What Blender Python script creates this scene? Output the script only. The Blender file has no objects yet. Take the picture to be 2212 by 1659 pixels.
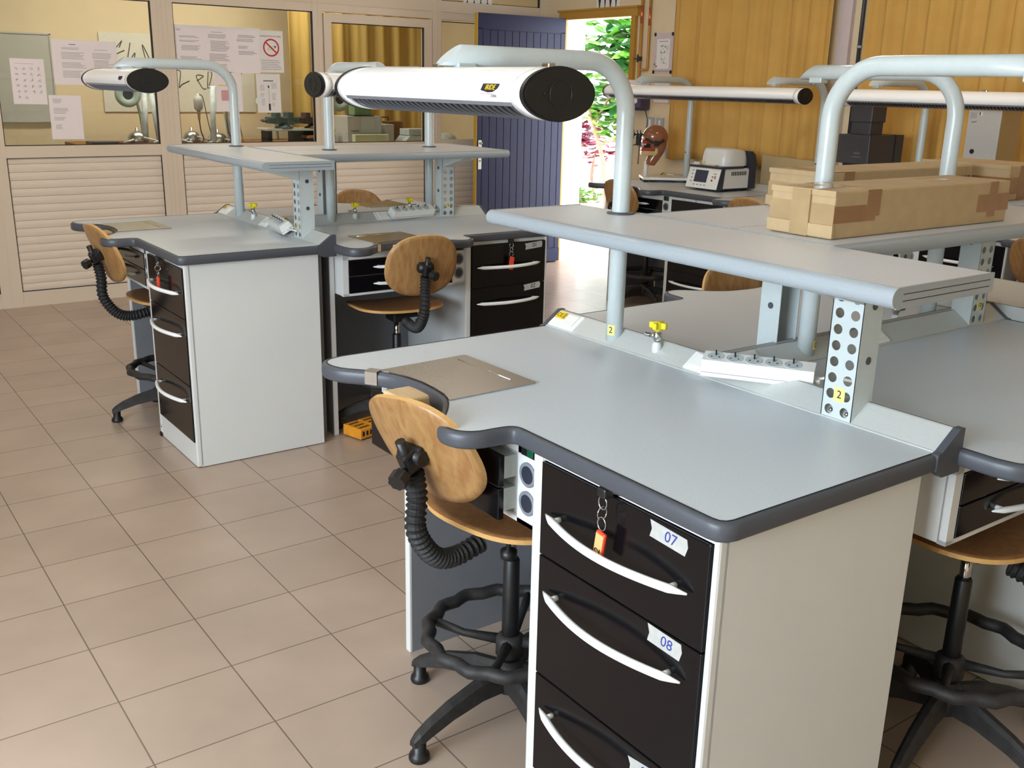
import bpy, bmesh, math, random
from mathutils import Matrix, Vector, Quaternion

C = bpy.context.scene.collection
PI = math.pi
R = math.radians

# ------------------------------------------------------------------ camera, world, lights, exposure
scene = bpy.context.scene
cam_data = bpy.data.cameras.new('camera')
cam = bpy.data.objects.new('camera', cam_data)
C.objects.link(cam)
cam.matrix_world = Matrix(((0.810913, 0.151723, -0.565156, -0.50327),
                           (-0.58478, 0.245256, -0.773229, -2.07817),
                           (0.021292, 0.957512, 0.287605, 1.547),
                           (0, 0, 0, 1)))
cam_data.sensor_fit = 'HORIZONTAL'
cam_data.sensor_width = 36.0
cam_data.lens = 34.951
cam_data.clip_start = 0.05
scene.camera = cam

world = bpy.data.worlds.new('world')
scene.world = world
world.use_nodes = True
_bg = world.node_tree.nodes['Background']
_bg.inputs['Color'].default_value = (0.86, 0.93, 1.0, 1)
_bg.inputs['Strength'].default_value = 9.0


def lamp(name, kind, loc, target=None, energy=100, color=(1, 1, 1), size=None, angle=None):
    d = bpy.data.lights.new(name, kind)
    d.energy = energy
    d.color = color
    if kind == 'AREA':
        d.shape = 'RECTANGLE'
        d.size, d.size_y = size
    if kind == 'SUN' and angle is not None:
        d.angle = angle
    o = bpy.data.objects.new(name, d)
    C.objects.link(o)
    o.location = loc
    if target is not None:
        o.rotation_euler = (Vector(target) - Vector(loc)).to_track_quat('-Z', 'Y').to_euler()
    return o


lamp('sun', 'SUN', (9, 6, 6), (7.6, 8.0, 0), 9.0, (1, 0.96, 0.88), angle=R(1))
# daylight through the side window behind the photographer
lamp('window_daylight', 'AREA', (-3.0, -1.3, 1.75), (3.0, -1.0, 0.9), 165, (0.70, 0.86, 1.0), (2.6, 1.3))
# warm fluorescent tubes under the ceiling
for _x, _y, _e in ((0.2, 3.9, 14), (0.2, 1.3, 10), (3.0, 3.6, 9), (3.4, 1.0, 15), (3.6, -1.2, 3)):
    lamp('ceiling_tube_light', 'AREA', (_x, _y, 2.93), (_x, _y, 0), _e, (1.0, 0.86, 0.70), (1.3, 0.22))
lamp('back_room_tube_light', 'AREA', (2.6, 6.8, 2.85), (2.6, 6.8, 0), 62, (1.0, 0.91, 0.82), (2.6, 0.3))

scene.view_settings.view_transform = 'Standard'
scene.view_settings.look = 'None'
scene.view_settings.gamma = 1.0
scene.view_settings.use_curve_mapping = False
scene.view_settings.exposure = 0.0
scene.cycles.use_denoising = True
scene.cycles.max_bounces = 8
scene.cycles.sample_clamp_indirect = 6.0

rng = random.Random(7)

# ------------------------------------------------------------------ materials


def srgb(r, g, b):
    f = lambda c: (c / 255 / 12.92) if c / 255 <= 0.04045 else ((c / 255 + 0.055) / 1.055) ** 2.4
    return (f(r), f(g), f(b), 1)


def mat(name, rgb, rough=0.5, metal=0.0, noise=0.04, nscale=30.0, bump=0.0, spec=0.5, trans=0.0, coat=0.0, stretch=None):
    m = bpy.data.materials.new(name)
    m.use_nodes = True
    nt = m.node_tree
    b = nt.nodes['Principled BSDF']
    col = srgb(*rgb)
    b.inputs['Roughness'].default_value = rough
    b.inputs['Metallic'].default_value = metal
    b.inputs['Specular IOR Level'].default_value = spec
    b.inputs['Transmission Weight'].default_value = trans
    b.inputs['Coat Weight'].default_value = coat
    b.inputs['Base Color'].default_value = col
    if noise > 0 or bump > 0:
        tc = nt.nodes.new('ShaderNodeTexCoord')
        mp = nt.nodes.new('ShaderNodeMapping')
        if stretch:
            mp.inputs['Scale'].default_value = stretch
        nz = nt.nodes.new('ShaderNodeTexNoise')
        nz.inputs['Scale'].default_value = nscale
        nz.inputs['Detail'].default_value = 4
        nt.links.new(tc.outputs['Object'], mp.inputs['Vector'])
        nt.links.new(mp.outputs['Vector'], nz.inputs['Vector'])
        if noise > 0:
            rp = nt.nodes.new('ShaderNodeValToRGB')
            e = rp.color_ramp.elements
            e[0].position, e[1].position = 0.3, 0.7
            e[0].color = tuple(min(1, c * (1 - noise)) for c in col[:3]) + (1,)
            e[1].color = tuple(min(1, c * (1 + noise)) for c in col[:3]) + (1,)
            nt.links.new(nz.outputs['Fac'], rp.inputs['Fac'])
            nt.links.new(rp.outputs['Color'], b.inputs['Base Color'])
        if bump > 0:
            bp = nt.nodes.new('ShaderNodeBump')
            bp.inputs['Strength'].default_value = bump
            bp.inputs['Distance'].default_value = 0.002
            nt.links.new(nz.outputs['Fac'], bp.inputs['Height'])
            nt.links.new(bp.outputs['Normal'], b.inputs['Normal'])
    return m


M = {}
M['worktop'] = mat('worktop_laminate', (198, 206, 213), 0.36, noise=0.05, nscale=300)
M['shelf_top'] = mat('shelf_laminate', (204, 208, 214), 0.35, noise=0.04, nscale=300)
M['shelf_edge'] = mat('shelf_edge_profile', (152, 160, 166), 0.32, noise=0.03, nscale=200)
M['edge'] = mat('edge_band_grey', (70, 73, 80), 0.42, noise=0.08, nscale=400)
M['white'] = mat('white_lacquer', (212, 213, 211), 0.28, noise=0.01, nscale=8)
M['grey_panel'] = mat('grey_panel', (168, 170, 172), 0.5, noise=0.03, nscale=20)
M['black_gloss'] = mat('black_gloss_front', (13, 12, 15), 0.16, noise=0.1, nscale=60, spec=0.3)
M['handle'] = mat('white_handle', (236, 238, 238), 0.22, noise=0.0)
M['knee'] = mat('dark_grey_knee_panel', (120, 121, 126), 0.5, noise=0.03, nscale=20)
M['alu'] = mat('anodised_channel', (200, 203, 200), 0.38, metal=0.25, noise=0.04, nscale=60, stretch=(1, 12, 12))
M['paint'] = mat('pale_blue_grey_paint', (190, 198, 198), 0.22, noise=0.02, nscale=60)
M['switch'] = mat('white_switch_plastic', (232, 232, 226), 0.35, noise=0.01)
M['steel'] = mat('brushed_steel', (188, 187, 184), 0.26, metal=1.0, noise=0.06, nscale=14, stretch=(3, 40, 3))
M['chrome'] = mat('chrome', (200, 200, 200), 0.12, metal=1.0, noise=0.0)
M['yellow'] = mat('yellow_plastic', (226, 208, 30), 0.35, noise=0.03)
M['sticker'] = mat('yellow_sticker', (226, 214, 130), 0.6, noise=0.02)
M['ce'] = mat('yellow_warning_sticker', (232, 196, 26), 0.5, noise=0.02)
M['ink'] = mat('black_ink', (22, 20, 22), 0.6, noise=0.0)
M['blue_ink'] = mat('blue_ink', (45, 55, 140), 0.6, noise=0.0)
M['tape'] = mat('grey_masking_tape', (176, 176, 172), 0.6, noise=0.08, nscale=80)
M['red_tag'] = mat('red_tag_plastic', (226, 70, 45), 0.35, noise=0.02)
M['tag_card'] = mat('orange_card', (226, 170, 110), 0.6, noise=0.02)
M['black'] = mat('black_plastic', (20, 20, 22), 0.42, noise=0.15, nscale=60)
M['black_dusty'] = mat('dusty_black_plastic', (38, 36, 36), 0.6, noise=0.4, nscale=40, bump=0.1)
M['rubber'] = mat('black_rubber', (24, 24, 26), 0.62, noise=0.1)
M['lamp_white'] = mat('lamp_housing', (240, 240, 240), 0.24, noise=0.0)
M['louvre'] = mat('louvre_metal', (150, 155, 165), 0.3, metal=0.6, noise=0.0)
M['dark'] = mat('dark_cavity', (14, 14, 16), 0.7, noise=0.0)
M['hole_ring'] = mat('grey_port_ring', (120, 124, 132), 0.45, noise=0.03)
M['green'] = mat('green_switch', (10, 78, 52), 0.3, noise=0.02)
M['beech'] = mat('beech_block', (214, 182, 138), 0.45, noise=0.10, nscale=20, stretch=(1, 8, 8))
M['cream'] = mat('cream_wall_paint', (222, 202, 166), 0.75, noise=0.03, nscale=6, bump=0.05)
M['ceiling'] = mat('ceiling_paint', (232, 226, 214), 0.8, noise=0.02)
M['pvc'] = mat('pvc_frame', (222, 206, 186), 0.4, noise=0.01, nscale=5)
M['seal'] = mat('black_seal', (40, 34, 32), 0.6, noise=0.0)
M['shutter'] = mat('shutter_slats', (226, 212, 194), 0.5, noise=0.02, nscale=6)
M['door_blue'] = mat('blue_door_paint', (28, 33, 66), 0.5, noise=0.10, nscale=10, stretch=(6, 6, 1), spec=0.3)
M['ochre'] = mat('ochre_wood_paint', (186, 138, 52), 0.5, noise=0.08, nscale=20, stretch=(1, 1, 6))
M['door_edge'] = mat('yellow_door_edge', (200, 160, 52), 0.5, noise=0.06)
M['reveal'] = mat('white_reveal', (236, 228, 226), 0.8, noise=0.02)
M['curtain'] = mat('ochre_curtain', (203, 160, 88), 0.9, noise=0.06, nscale=5, spec=0.1)
M['back_curtain'] = mat('back_room_curtain', (196, 164, 96), 0.9, noise=0.08, nscale=4, stretch=(5, 5, 0.3), spec=0.1)
M['copper'] = mat('copper_pipe', (206, 120, 72), 0.3, metal=0.8, noise=0.05)
M['ochre_pipe'] = mat('ochre_painted_pipe', (190, 136, 60), 0.45, noise=0.05)
M['paper'] = mat('white_paper', (240, 230, 230), 0.8, noise=0.01)
M['paper_white'] = mat('bright_paper', (232, 228, 224), 0.8, noise=0.01)
M['print'] = mat('grey_print', (138, 128, 136), 0.8, noise=0.05)
M['print_pink'] = mat('pale_pink_print', (214, 160, 160), 0.8, noise=0.02)
M['print_dark'] = mat('dark_print', (60, 56, 60), 0.8, noise=0.0)
M['red'] = mat('red_print', (190, 40, 44), 0.6, noise=0.0)
M['kraft'] = mat('kraft_cardboard', (178, 152, 114), 0.75, noise=0.05, nscale=25, bump=0.08)
M['brown_tape'] = mat('brown_parcel_tape', (142, 102, 68), 0.22, noise=0.10, nscale=14)
M['clear_tape'] = mat('glossy_parcel_tape', (166, 140, 104), 0.16, noise=0.08, nscale=20, bump=0.5)
M['plaster'] = mat('white_device', (224, 222, 216), 0.3, noise=0.01)
M['charcoal'] = mat('charcoal_device', (58, 56, 60), 0.45, noise=0.08)
M['navy'] = mat('dark_slate_plastic', (44, 48, 60), 0.35, noise=0.03)
M['screen'] = mat('display_glass', (46, 52, 72), 0.1, noise=0.0)
M['device_grey'] = mat('grey_device_paint', (186, 182, 176), 0.45, noise=0.02)
M['device_beige'] = mat('beige_device_paint', (176, 152, 112), 0.5, noise=0.02)
M['resin_brown'] = mat('glossy_brown_resin', (150, 92, 62), 0.16, noise=0.12, nscale=12, coat=0.5)
M['jaw'] = mat('tan_jaw', (206, 176, 120), 0.35, noise=0.05)
M['gum'] = mat('red_gum', (176, 60, 50), 0.3, noise=0.05)
M['board'] = mat('pale_green_board', (186, 184, 174), 0.45, noise=0.03, nscale=5)
M['dirty_white'] = mat('dusty_white_metal', (196, 206, 206), 0.5, noise=0.12, nscale=30)
M['lamp_green'] = mat('pale_green_lamp_paint', (160, 178, 168), 0.45, noise=0.06)
M['vice_green'] = mat('dark_green_cast_iron', (58, 78, 76), 0.55, noise=0.15)
M['vice_brown'] = mat('dark_brown_cast_iron', (66, 48, 42), 0.55, noise=0.2)
M['bench_wood'] = mat('worn_bench_wood', (150, 100, 52), 0.6, noise=0.2, nscale=12, stretch=(1, 8, 8))
M['bench_red'] = mat('dark_red_cabinet', (92, 44, 40), 0.6, noise=0.1)
M['suitcase'] = mat('brown_case', (136, 96, 56), 0.6, noise=0.08)
M['pale_green_paper'] = mat('pale_green_paper_stack', (196, 200, 164), 0.8, noise=0.06, nscale=60, stretch=(1, 1, 10))
M['box_green'] = mat('green_box', (108, 146, 104), 0.6, noise=0.04)
M['soap_dark'] = mat('smoked_plastic', (66, 56, 82), 0.25, noise=0.05)
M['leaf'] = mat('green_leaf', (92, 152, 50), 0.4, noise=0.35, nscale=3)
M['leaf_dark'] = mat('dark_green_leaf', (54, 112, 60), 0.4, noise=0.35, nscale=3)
M['leaf_red'] = mat('crimson_leaf', (120, 20, 60), 0.45, noise=0.35, nscale=4)
M['bark'] = mat('grey_brown_bark', (150, 122, 108), 0.8, noise=0.2, nscale=20)
M['terrace'] = mat('pale_terrace', (222, 214, 206), 0.8, noise=0.05)
M['poster_sheet'] = mat('pale_poster_sheet', (216, 212, 196), 0.7, noise=0.03)
M['soil'] = mat('garden_soil', (190, 160, 138), 0.9, noise=0.2, nscale=8)
M['orange_brick'] = mat('orange_plastic', (222, 146, 34), 0.5, noise=0.12, nscale=30)
M['lilac'] = mat('pale_lilac_paint', (206, 190, 190), 0.6, noise=0.02)


def wood_mat(name, light, dark):
    m = bpy.data.materials.new(name)
    m.use_nodes = True
    nt = m.node_tree
    b = nt.nodes['Principled BSDF']
    b.inputs['Roughness'].default_value = 0.38
    tc = nt.nodes.new('ShaderNodeTexCoord')
    mp = nt.nodes.new('ShaderNodeMapping')
    mp.inputs['Scale'].default_value = (9, 9, 1.6)
    nz = nt.nodes.new('ShaderNodeTexNoise')
    nz.inputs['Scale'].default_value = 5.0
    nz.inputs['Detail'].default_value = 6
    nz.inputs['Distortion'].default_value = 0.8
    rp = nt.nodes.new('ShaderNodeValToRGB')
    e = rp.color_ramp.elements
    e[0].position, e[0].color = 0.32, srgb(*dark)
    e[1].position, e[1].color = 0.62, srgb(*light)
    nt.links.new(tc.outputs['Object'], mp.inputs['Vector'])
    nt.links.new(mp.outputs['Vector'], nz.inputs['Vector'])
    nt.links.new(nz.outputs['Fac'], rp.inputs['Fac'])
    nt.links.new(rp.outputs['Color'], b.inputs['Base Color'])
    return m


M['plywood'] = wood_mat('varnished_plywood', (164, 126, 80), (142, 100, 58))
M['plywood_seat'] = wood_mat('varnished_plywood_seat', (150, 106, 64), (126, 84, 48))
M['plywood_edge'] = mat('plywood_edge', (196, 152, 92), 0.5, noise=0.12, nscale=60, stretch=(1, 1, 20))


def floor_mat():
    m = bpy.data.materials.new('floor_tiles')
    m.use_nodes = True
    nt = m.node_tree
    b = nt.nodes['Principled BSDF']
    b.inputs['Roughness'].default_value = 0.27
    b.inputs['Specular IOR Level'].default_value = 0.55
    tc = nt.nodes.new('ShaderNodeTexCoord')
    br = nt.nodes.new('ShaderNodeTexBrick')
    br.offset = 0.0
    br.squash = 1.0
    br.inputs['Scale'].default_value = 1.0
    br.inputs['Mortar Size'].default_value = 0.0022
    br.inputs['Mortar Smooth'].default_value = 0.3
    br.inputs['Brick Width'].default_value = 0.3
    br.inputs['Row Height'].default_value = 0.3
    br.inputs['Color1'].default_value = srgb(178, 158, 142)
    br.inputs['Color2'].default_value = srgb(172, 152, 136)
    br.inputs['Mortar'].default_value = srgb(112, 100, 88)
    nt.links.new(tc.outputs['Object'], br.inputs['Vector'])
    nz = nt.nodes.new('ShaderNodeTexNoise')
    nz.inputs['Scale'].default_value = 3.0
    nz.inputs['Detail'].default_value = 8
    rp = nt.nodes.new('ShaderNodeValToRGB')
    rp.color_ramp.elements[0].position, rp.color_ramp.elements[0].color = 0.3, (0.9, 0.9, 0.9, 1)
    rp.color_ramp.elements[1].position, rp.color_ramp.elements[1].color = 0.7, (1.05, 1.05, 1.05, 1)
    nt.links.new(tc.outputs['Object'], nz.inputs['Vector'])
    nt.links.new(nz.outputs['Fac'], rp.inputs['Fac'])
    mx = nt.nodes.new('ShaderNodeMix')
    mx.data_type = 'RGBA'
    mx.blend_type = 'MULTIPLY'
    mx.inputs['Factor'].default_value = 1.0
    nt.links.new(br.outputs['Color'], mx.inputs['A'])
    nt.links.new(rp.outputs['Color'], mx.inputs['B'])
    nt.links.new(mx.outputs['Result'], b.inputs['Base Color'])
    bp = nt.nodes.new('ShaderNodeBump')
    bp.inputs['Strength'].default_value = 0.25
    bp.inputs['Distance'].default_value = 0.002
    bp.invert = True
    nt.links.new(br.outputs['Fac'], bp.inputs['Height'])
    nt.links.new(bp.outputs['Normal'], b.inputs['Normal'])
    return m


M['floor'] = floor_mat()


def glass_mat():
    m = bpy.data.materials.new('window_glass')
    m.use_nodes = True
    nt = m.node_tree
    out = nt.nodes['Material Output']
    nt.nodes.remove(nt.nodes['Principled BSDF'])
    tr = nt.nodes.new('ShaderNodeBsdfTransparent')
    tr.inputs['Color'].default_value = (0.9, 0.93, 0.9, 1)
    gl = nt.nodes.new('ShaderNodeBsdfGlossy')
    gl.inputs['Roughness'].default_value = 0.02
    fr = nt.nodes.new('ShaderNodeFresnel')
    fr.inputs['IOR'].default_value = 1.45
    mx = nt.nodes.new('ShaderNodeMixShader')
    nt.links.new(fr.outputs['Fac'], mx.inputs['Fac'])
    nt.links.new(tr.outputs['BSDF'], mx.inputs[1])
    nt.links.new(gl.outputs['BSDF'], mx.inputs[2])
    nt.links.new(mx.outputs['Shader'], out.inputs['Surface'])
    return m


M['glass'] = glass_mat()

# ------------------------------------------------------------------ mesh helpers


class MB:
    """collects shapes; build() links them as ONE mesh object"""

    def __init__(self):
        self.v, self.f, self.m, self.s = [], [], [], []
        self.mats = []

    def mi(self, m):
        if m is None:
            return 0
        if m not in self.mats:
            self.mats.append(m)
        return self.mats.index(m)

    def add(self, verts, faces, m=None, smooth=False, T=None):
        o = len(self.v)
        k = self.mi(m)
        for p in verts:
            p = Vector(p)
            self.v.append(T @ p if T is not None else p)
        for fc in faces:
            self.f.append([i + o for i in fc])
            self.m.append(k)
            self.s.append(smooth)
        return self

    def box(self, x0, x1, y0, y1, z0, z1, m=None, T=None, bev=0.0):
        if bev > 0:
            return self.rbox(x0, x1, y0, y1, z0, z1, bev, m, T)
        v = [(x0, y0, z0), (x1, y0, z0), (x1, y1, z0), (x0, y1, z0), (x0, y0, z1), (x1, y0, z1), (x1, y1, z1), (x0, y1, z1)]
        f = [(0, 3, 2, 1), (4, 5, 6, 7), (0, 1, 5, 4), (1, 2, 6, 5), (2, 3, 7, 6), (3, 0, 4, 7)]
        return self.add(v, f, m, False, T)

    def rbox(self, x0, x1, y0, y1, z0, z1, r, m=None, T=None, seg=2):
        bm = bmesh.new()
        bmesh.ops.create_cube(bm, size=1.0)
        bmesh.ops.scale(bm, vec=(x1 - x0, y1 - y0, z1 - z0), verts=bm.verts)
        bmesh.ops.translate(bm, vec=((x0 + x1) / 2, (y0 + y1) / 2, (z0 + z1) / 2), verts=bm.verts)
        bmesh.ops.bevel(bm, geom=list(bm.edges), offset=r, segments=seg, affect='EDGES', profile=0.5)
        bm.verts.ensure_lookup_table()
        v = [tuple(p.co) for p in bm.verts]
        f = [[p.index for p in fc.verts] for fc in bm.faces]
        bm.free()
        return self.add(v, f, m, False, T)

    def prism(self, pts, a, b, axis='z', m=None, T=None, smooth=False, caps=True):
        """extrude a 2D outline between a and b along axis"""
        n = len(pts)
        mk = {'z': lambda p, h: (p[0], p[1], h), 'y': lambda p, h: (p[0], h, p[1]), 'x': lambda p, h: (h, p[0], p[1])}[axis]
        v = [mk(p, a) for p in pts] + [mk(p, b) for p in pts]
        f = [(i, (i + 1) % n, n + (i + 1) % n, n + i) for i in range(n)]
        self.add(v, f, m, smooth, T)
        if caps:
            self.add(v[:n], [tuple(range(n - 1, -1, -1))], m, False, T)
            self.add(v[n:], [tuple(range(n))], m, False, T)
        return self

    def tube(self, path, rad, seg=12, m=None, T=None, caps=True, smooth=True, closed=False, up=None):
        path = [Vector(p) for p in path]
        n = len(path)
        rr = rad if isinstance(rad, (list, tuple)) else [rad] * n
        tang = []
        for i in range(n):
            a = path[(i - 1) % n] if closed else path[max(i - 1, 0)]
            b = path[(i + 1) % n] if closed else path[min(i + 1, n - 1)]
            tang.append((b - a).normalized())
        nrm = Vector(up) if up else tang[0].orthogonal()
        nrm = (nrm - tang[0] * nrm.dot(tang[0])).normalized()
        v = []
        for i in range(n):
            if i:
                nrm = (nrm - tang[i] * nrm.dot(tang[i]))
                nrm = nrm.normalized() if nrm.length > 1e-6 else tang[i].orthogonal().normalized()
            bi = tang[i].cross(nrm)
            for k in range(seg):
                a = 2 * PI * k / seg
                v.append(path[i] + (nrm * math.cos(a) + bi * math.sin(a)) * rr[i])
        f = []
        for i in range(n if closed else n - 1):
            j = (i + 1) % n
            for k in range(seg):
                k2 = (k + 1) % seg
                f.append((i * seg + k, i * seg + k2, j * seg + k2, j * seg + k))
        self.add(v, f, m, smooth, T)
        if caps and not closed:
            self.add(v[:seg], [tuple(range(seg - 1, -1, -1))], m, False, T)
            self.add(v[-seg:], [tuple(range(seg))], m, False, T)
        return self

    def cyl(self, p0, p1, r, seg=16, m=None, T=None, r1=None):
        return self.tube([p0, p1], [r, r if r1 is None else r1], seg, m, T)

    def lathe(self, prof, seg=24, m=None, T=None, smooth=True):
        """prof: (radius, z) list"""
        n = len(prof)
        v = []
        for (r, z) in prof:
            for k in range(seg):
                a = 2 * PI * k / seg
                v.append((r * math.cos(a), r * math.sin(a), z))
        f = []
        for i in range(n - 1):
            for k in range(seg):
                k2 = (k + 1) % seg
                f.append((i * seg + k, i * seg + k2, (i + 1) * seg + k2, (i + 1) * seg + k))
        self.add(v, f, m, smooth, T)
        self.add(v[:seg], [tuple(range(seg - 1, -1, -1))], m, False, T)
        self.add(v[-seg:], [tuple(range(seg))], m, False, T)
        return self

    def ball(self, c, r, m=None, T=None, sc=(1, 1, 1), seg=16, rings=10):
        v, f = [], []
        for i in range(rings + 1):
            t = PI * i / rings
            for k in range(seg):
                a = 2 * PI * k / seg
                v.append((c[0] + r * sc[0] * math.sin(t) * math.cos(a), c[1] + r * sc[1] * math.sin(t) * math.sin(a), c[2] + r * sc[2] * math.cos(t)))
        for i in range(rings):
            for k in range(seg):
                k2 = (k + 1) % seg
                f.append((i * seg + k, (i + 1) * seg + k, (i + 1) * seg + k2, i * seg + k2))
        return self.add(v, f, m, True, T)

    def grid(self, fn, nu, nv, m=None, T=None, smooth=True):
        v = [fn(i / nu, j / nv) for j in range(nv + 1) for i in range(nu + 1)]
        f = [(j * (nu + 1) + i, j * (nu + 1) + i + 1, (j + 1) * (nu + 1) + i + 1, (j + 1) * (nu + 1) + i) for j in range(nv) for i in range(nu)]
        return self.add(v, f, m, smooth, T)

    def shell(self, fn, th, nu, nv, m=None, m_edge=None, T=None):
        """closed sheet: fn(u,v) -> (point, normal); th thickness"""
        top = [fn(i / nu, j / nv) for j in range(nv + 1) for i in range(nu + 1)]
        a = [Vector(p) + Vector(nn) * th / 2 for p, nn in top]
        b = [Vector(p) - Vector(nn) * th / 2 for p, nn in top]
        q = [(j * (nu + 1) + i, j * (nu + 1) + i + 1, (j + 1) * (nu + 1) + i + 1, (j + 1) * (nu + 1) + i) for j in range(nv) for i in range(nu)]
        self.add(a, q, m, True, T)
        self.add(b, [tuple(reversed(x)) for x in q], m, True, T)
        return self

    def disc_sheet(self, outline, th, fn, rings=6, m=None, m_edge=None, T=None):
        """curved plate with outline [(x,y)...]; fn(x,y)->z height; thickness th in z"""
        n = len(outline)
        va, vb = [], []
        for k in range(1, rings + 1):
            s = k / rings
            for (x, y) in outline:
                z = fn(x * s, y * s)
                va.append((x * s, y * s, z + th / 2))
                vb.append((x * s, y * s, z - th / 2))
        z0 = fn(0, 0)
        fa = []
        for k in range(rings - 1):
            for i in range(n):
                j = (i + 1) % n
                fa.append((k * n + i, k * n + j, (k + 1) * n + j, (k + 1) * n + i))
        ca = len(va)
        fc = [(ca, i, (i + 1) % n) for i in range(n)]
        self.add(va + [(0, 0, z0 + th / 2)], fa + fc, m, True, T)
        self.add(vb + [(0, 0, z0 - th / 2)], [tuple(reversed(x)) for x in fa + fc], m, True, T)
        o = (rings - 1) * n
        ring = va[o:] + vb[o:]
        self.add(ring, [(i, n + i, n + (i + 1) % n, (i + 1) % n) for i in range(n)], m_edge or m, False, T)
        return self

    def build(self, name, m, parent=None, kind=None):
        me = bpy.data.meshes.new(name)
        bm = bmesh.new()
        vs = [bm.verts.new(p) for p in self.v]
        mats = [m] + [x for x in self.mats if x is not m]
        for fc, k, s in zip(self.f, self.m, self.s):
            try:
                fa = bm.faces.new([vs[i] for i in fc])
            except ValueError:
                continue
            fa.smooth = s
            fa.material_index = mats.index(self.mats[k]) if self.mats else 0
        bmesh.ops.remove_doubles(bm, verts=bm.verts, dist=1e-6)
        big = [fa for fa in bm.faces if len(fa.verts) > 4]
        if big:
            bmesh.ops.triangulate(bm, faces=big)
        bmesh.ops.recalc_face_normals(bm, faces=bm.faces)
        bm.to_mesh(me)
        bm.free()
        for x in mats:
            me.materials.append(x)
        o = bpy.data.objects.new(name, me)
        C.objects.link(o)
        if parent is not None:
            o.parent = parent
        if kind:
            o['kind'] = kind
        return o


def fix_mat(mb, m):
    """faces added without a material use m"""
    return mb


_add0 = MB.add


def _add(self, verts, faces, m=None, smooth=False, T=None):
    return _add0(self, verts, faces, m if m is not None else self.default, smooth, T)


MB.add = _add
MB.default = None
_build0 = MB.build


def newmb(m):
    b = MB()
    b.default = m
    b._m = m
    return b


def done(mb, name, parent=None, kind=None):
    return _build0(mb, name, mb._m, parent, kind)


def tag(o, label=None, cat=None, group=None, kind=None):
    if label:
        o['label'] = label
    if cat:
        o['category'] = cat
    if group:
        o['group'] = group
    if kind:
        o['kind'] = kind
    return o


def empty(name, loc=(0, 0, 0), rz=0.0):
    o = bpy.data.objects.new(name, None)
    C.objects.link(o)
    o.empty_display_size = 0.1
    o.location = loc
    o.rotation_euler = (0, 0, rz)
    return o


def kids(o):
    return [x for x in C.objects if x.parent is o]


PROTO = {}


def inst(key, builder, loc, rz, label, cat, group=None):
    """one thing per call; the first builds it, later calls copy the thing, its parts and their sub-parts"""
    if key not in PROTO:
        root = builder()
        tree = [(c, kids(c)) for c in kids(root)]
        PROTO[key] = (root, tree)
        r = root
        parts = {c.name: c for c, _ in tree}
        out = [c for c, _ in tree]
    else:
        root, tree = PROTO[key]
        r = root.copy()
        for k in list(r.keys()):
            del r[k]
        C.objects.link(r)
        out = []
        for c, gs in tree:
            d = c.copy()
            C.objects.link(d)
            d.parent = r
            out.append(d)
            for g in gs:
                e = g.copy()
                C.objects.link(e)
                e.parent = d
    r.location = loc
    r.rotation_euler = (0, 0, rz)
    tag(r, label, cat, group)
    return r, out


def part_of(out, stem, i=0):
    return [o for o in out if o.name.split('.')[0] == stem][i]


def text_obj(body, size, m, parent, T, name='lettering', align='CENTER', shear=0.0, spacing=1.0):
    cu = bpy.data.curves.new(name, 'FONT')
    cu.body = body
    cu.size = size
    cu.align_x = align
    cu.align_y = 'CENTER'
    cu.extrude = 0.0002
    cu.shear = shear
    cu.space_character = spacing
    cu.resolution_u = 3
    tmp = bpy.data.objects.new(name, cu)
    me = bpy.data.meshes.new_from_object(tmp)
    bpy.data.objects.remove(tmp)
    bpy.data.curves.remove(cu)
    me.transform(T)
    me.materials.clear()
    me.materials.append(m)
    me.name = name
    o = bpy.data.objects.new(name, me)
    C.objects.link(o)
    o.parent = parent
    return o


def frame_T(origin, ex, ey):
    """matrix mapping local x,y to ex,ey (z = ex x ey) at origin"""
    ex, ey = Vector(ex).normalized(), Vector(ey).normalized()
    ez = ex.cross(ey)
    return Matrix(((ex.x, ey.x, ez.x, origin[0]), (ex.y, ey.y, ez.y, origin[1]), (ex.z, ey.z, ez.z, origin[2]), (0, 0, 0, 1)))


def smooth_path(pts, n=5, closed=False):
    """Catmull-Rom through 2D/3D points"""
    P = [Vector(p) for p in pts]
    out = []
    N = len(P)
    for i in range(N if closed else N - 1):
        if closed:
            p0, p1, p2, p3 = P[(i - 1) % N], P[i], P[(i + 1) % N], P[(i + 2) % N]
        else:
            p0, p1, p2, p3 = P[max(i - 1, 0)], P[i], P[i + 1], P[min(i + 2, N - 1)]
        for k in range(n):
            t = k / n
            out.append(0.5 * ((2 * p1) + (p2 - p0) * t + (2 * p0 - 5 * p1 + 4 * p2 - p3) * t * t + (3 * p1 - p0 - 3 * p2 + p3) * t ** 3))
    if not closed:
        out.append(P[-1])
    return out


def superellipse(a, b, e=3.2, n=48, taper=0.0):
    out = []
    for i in range(n):
        t = 2 * PI * i / n
        c, s = math.cos(t), math.sin(t)
        x = math.copysign(abs(c) ** (2 / e), c) * a
        y = math.copysign(abs(s) ** (2 / e), s) * b
        out.append((x * (1 - taper * y / b), y))
    return out

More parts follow.
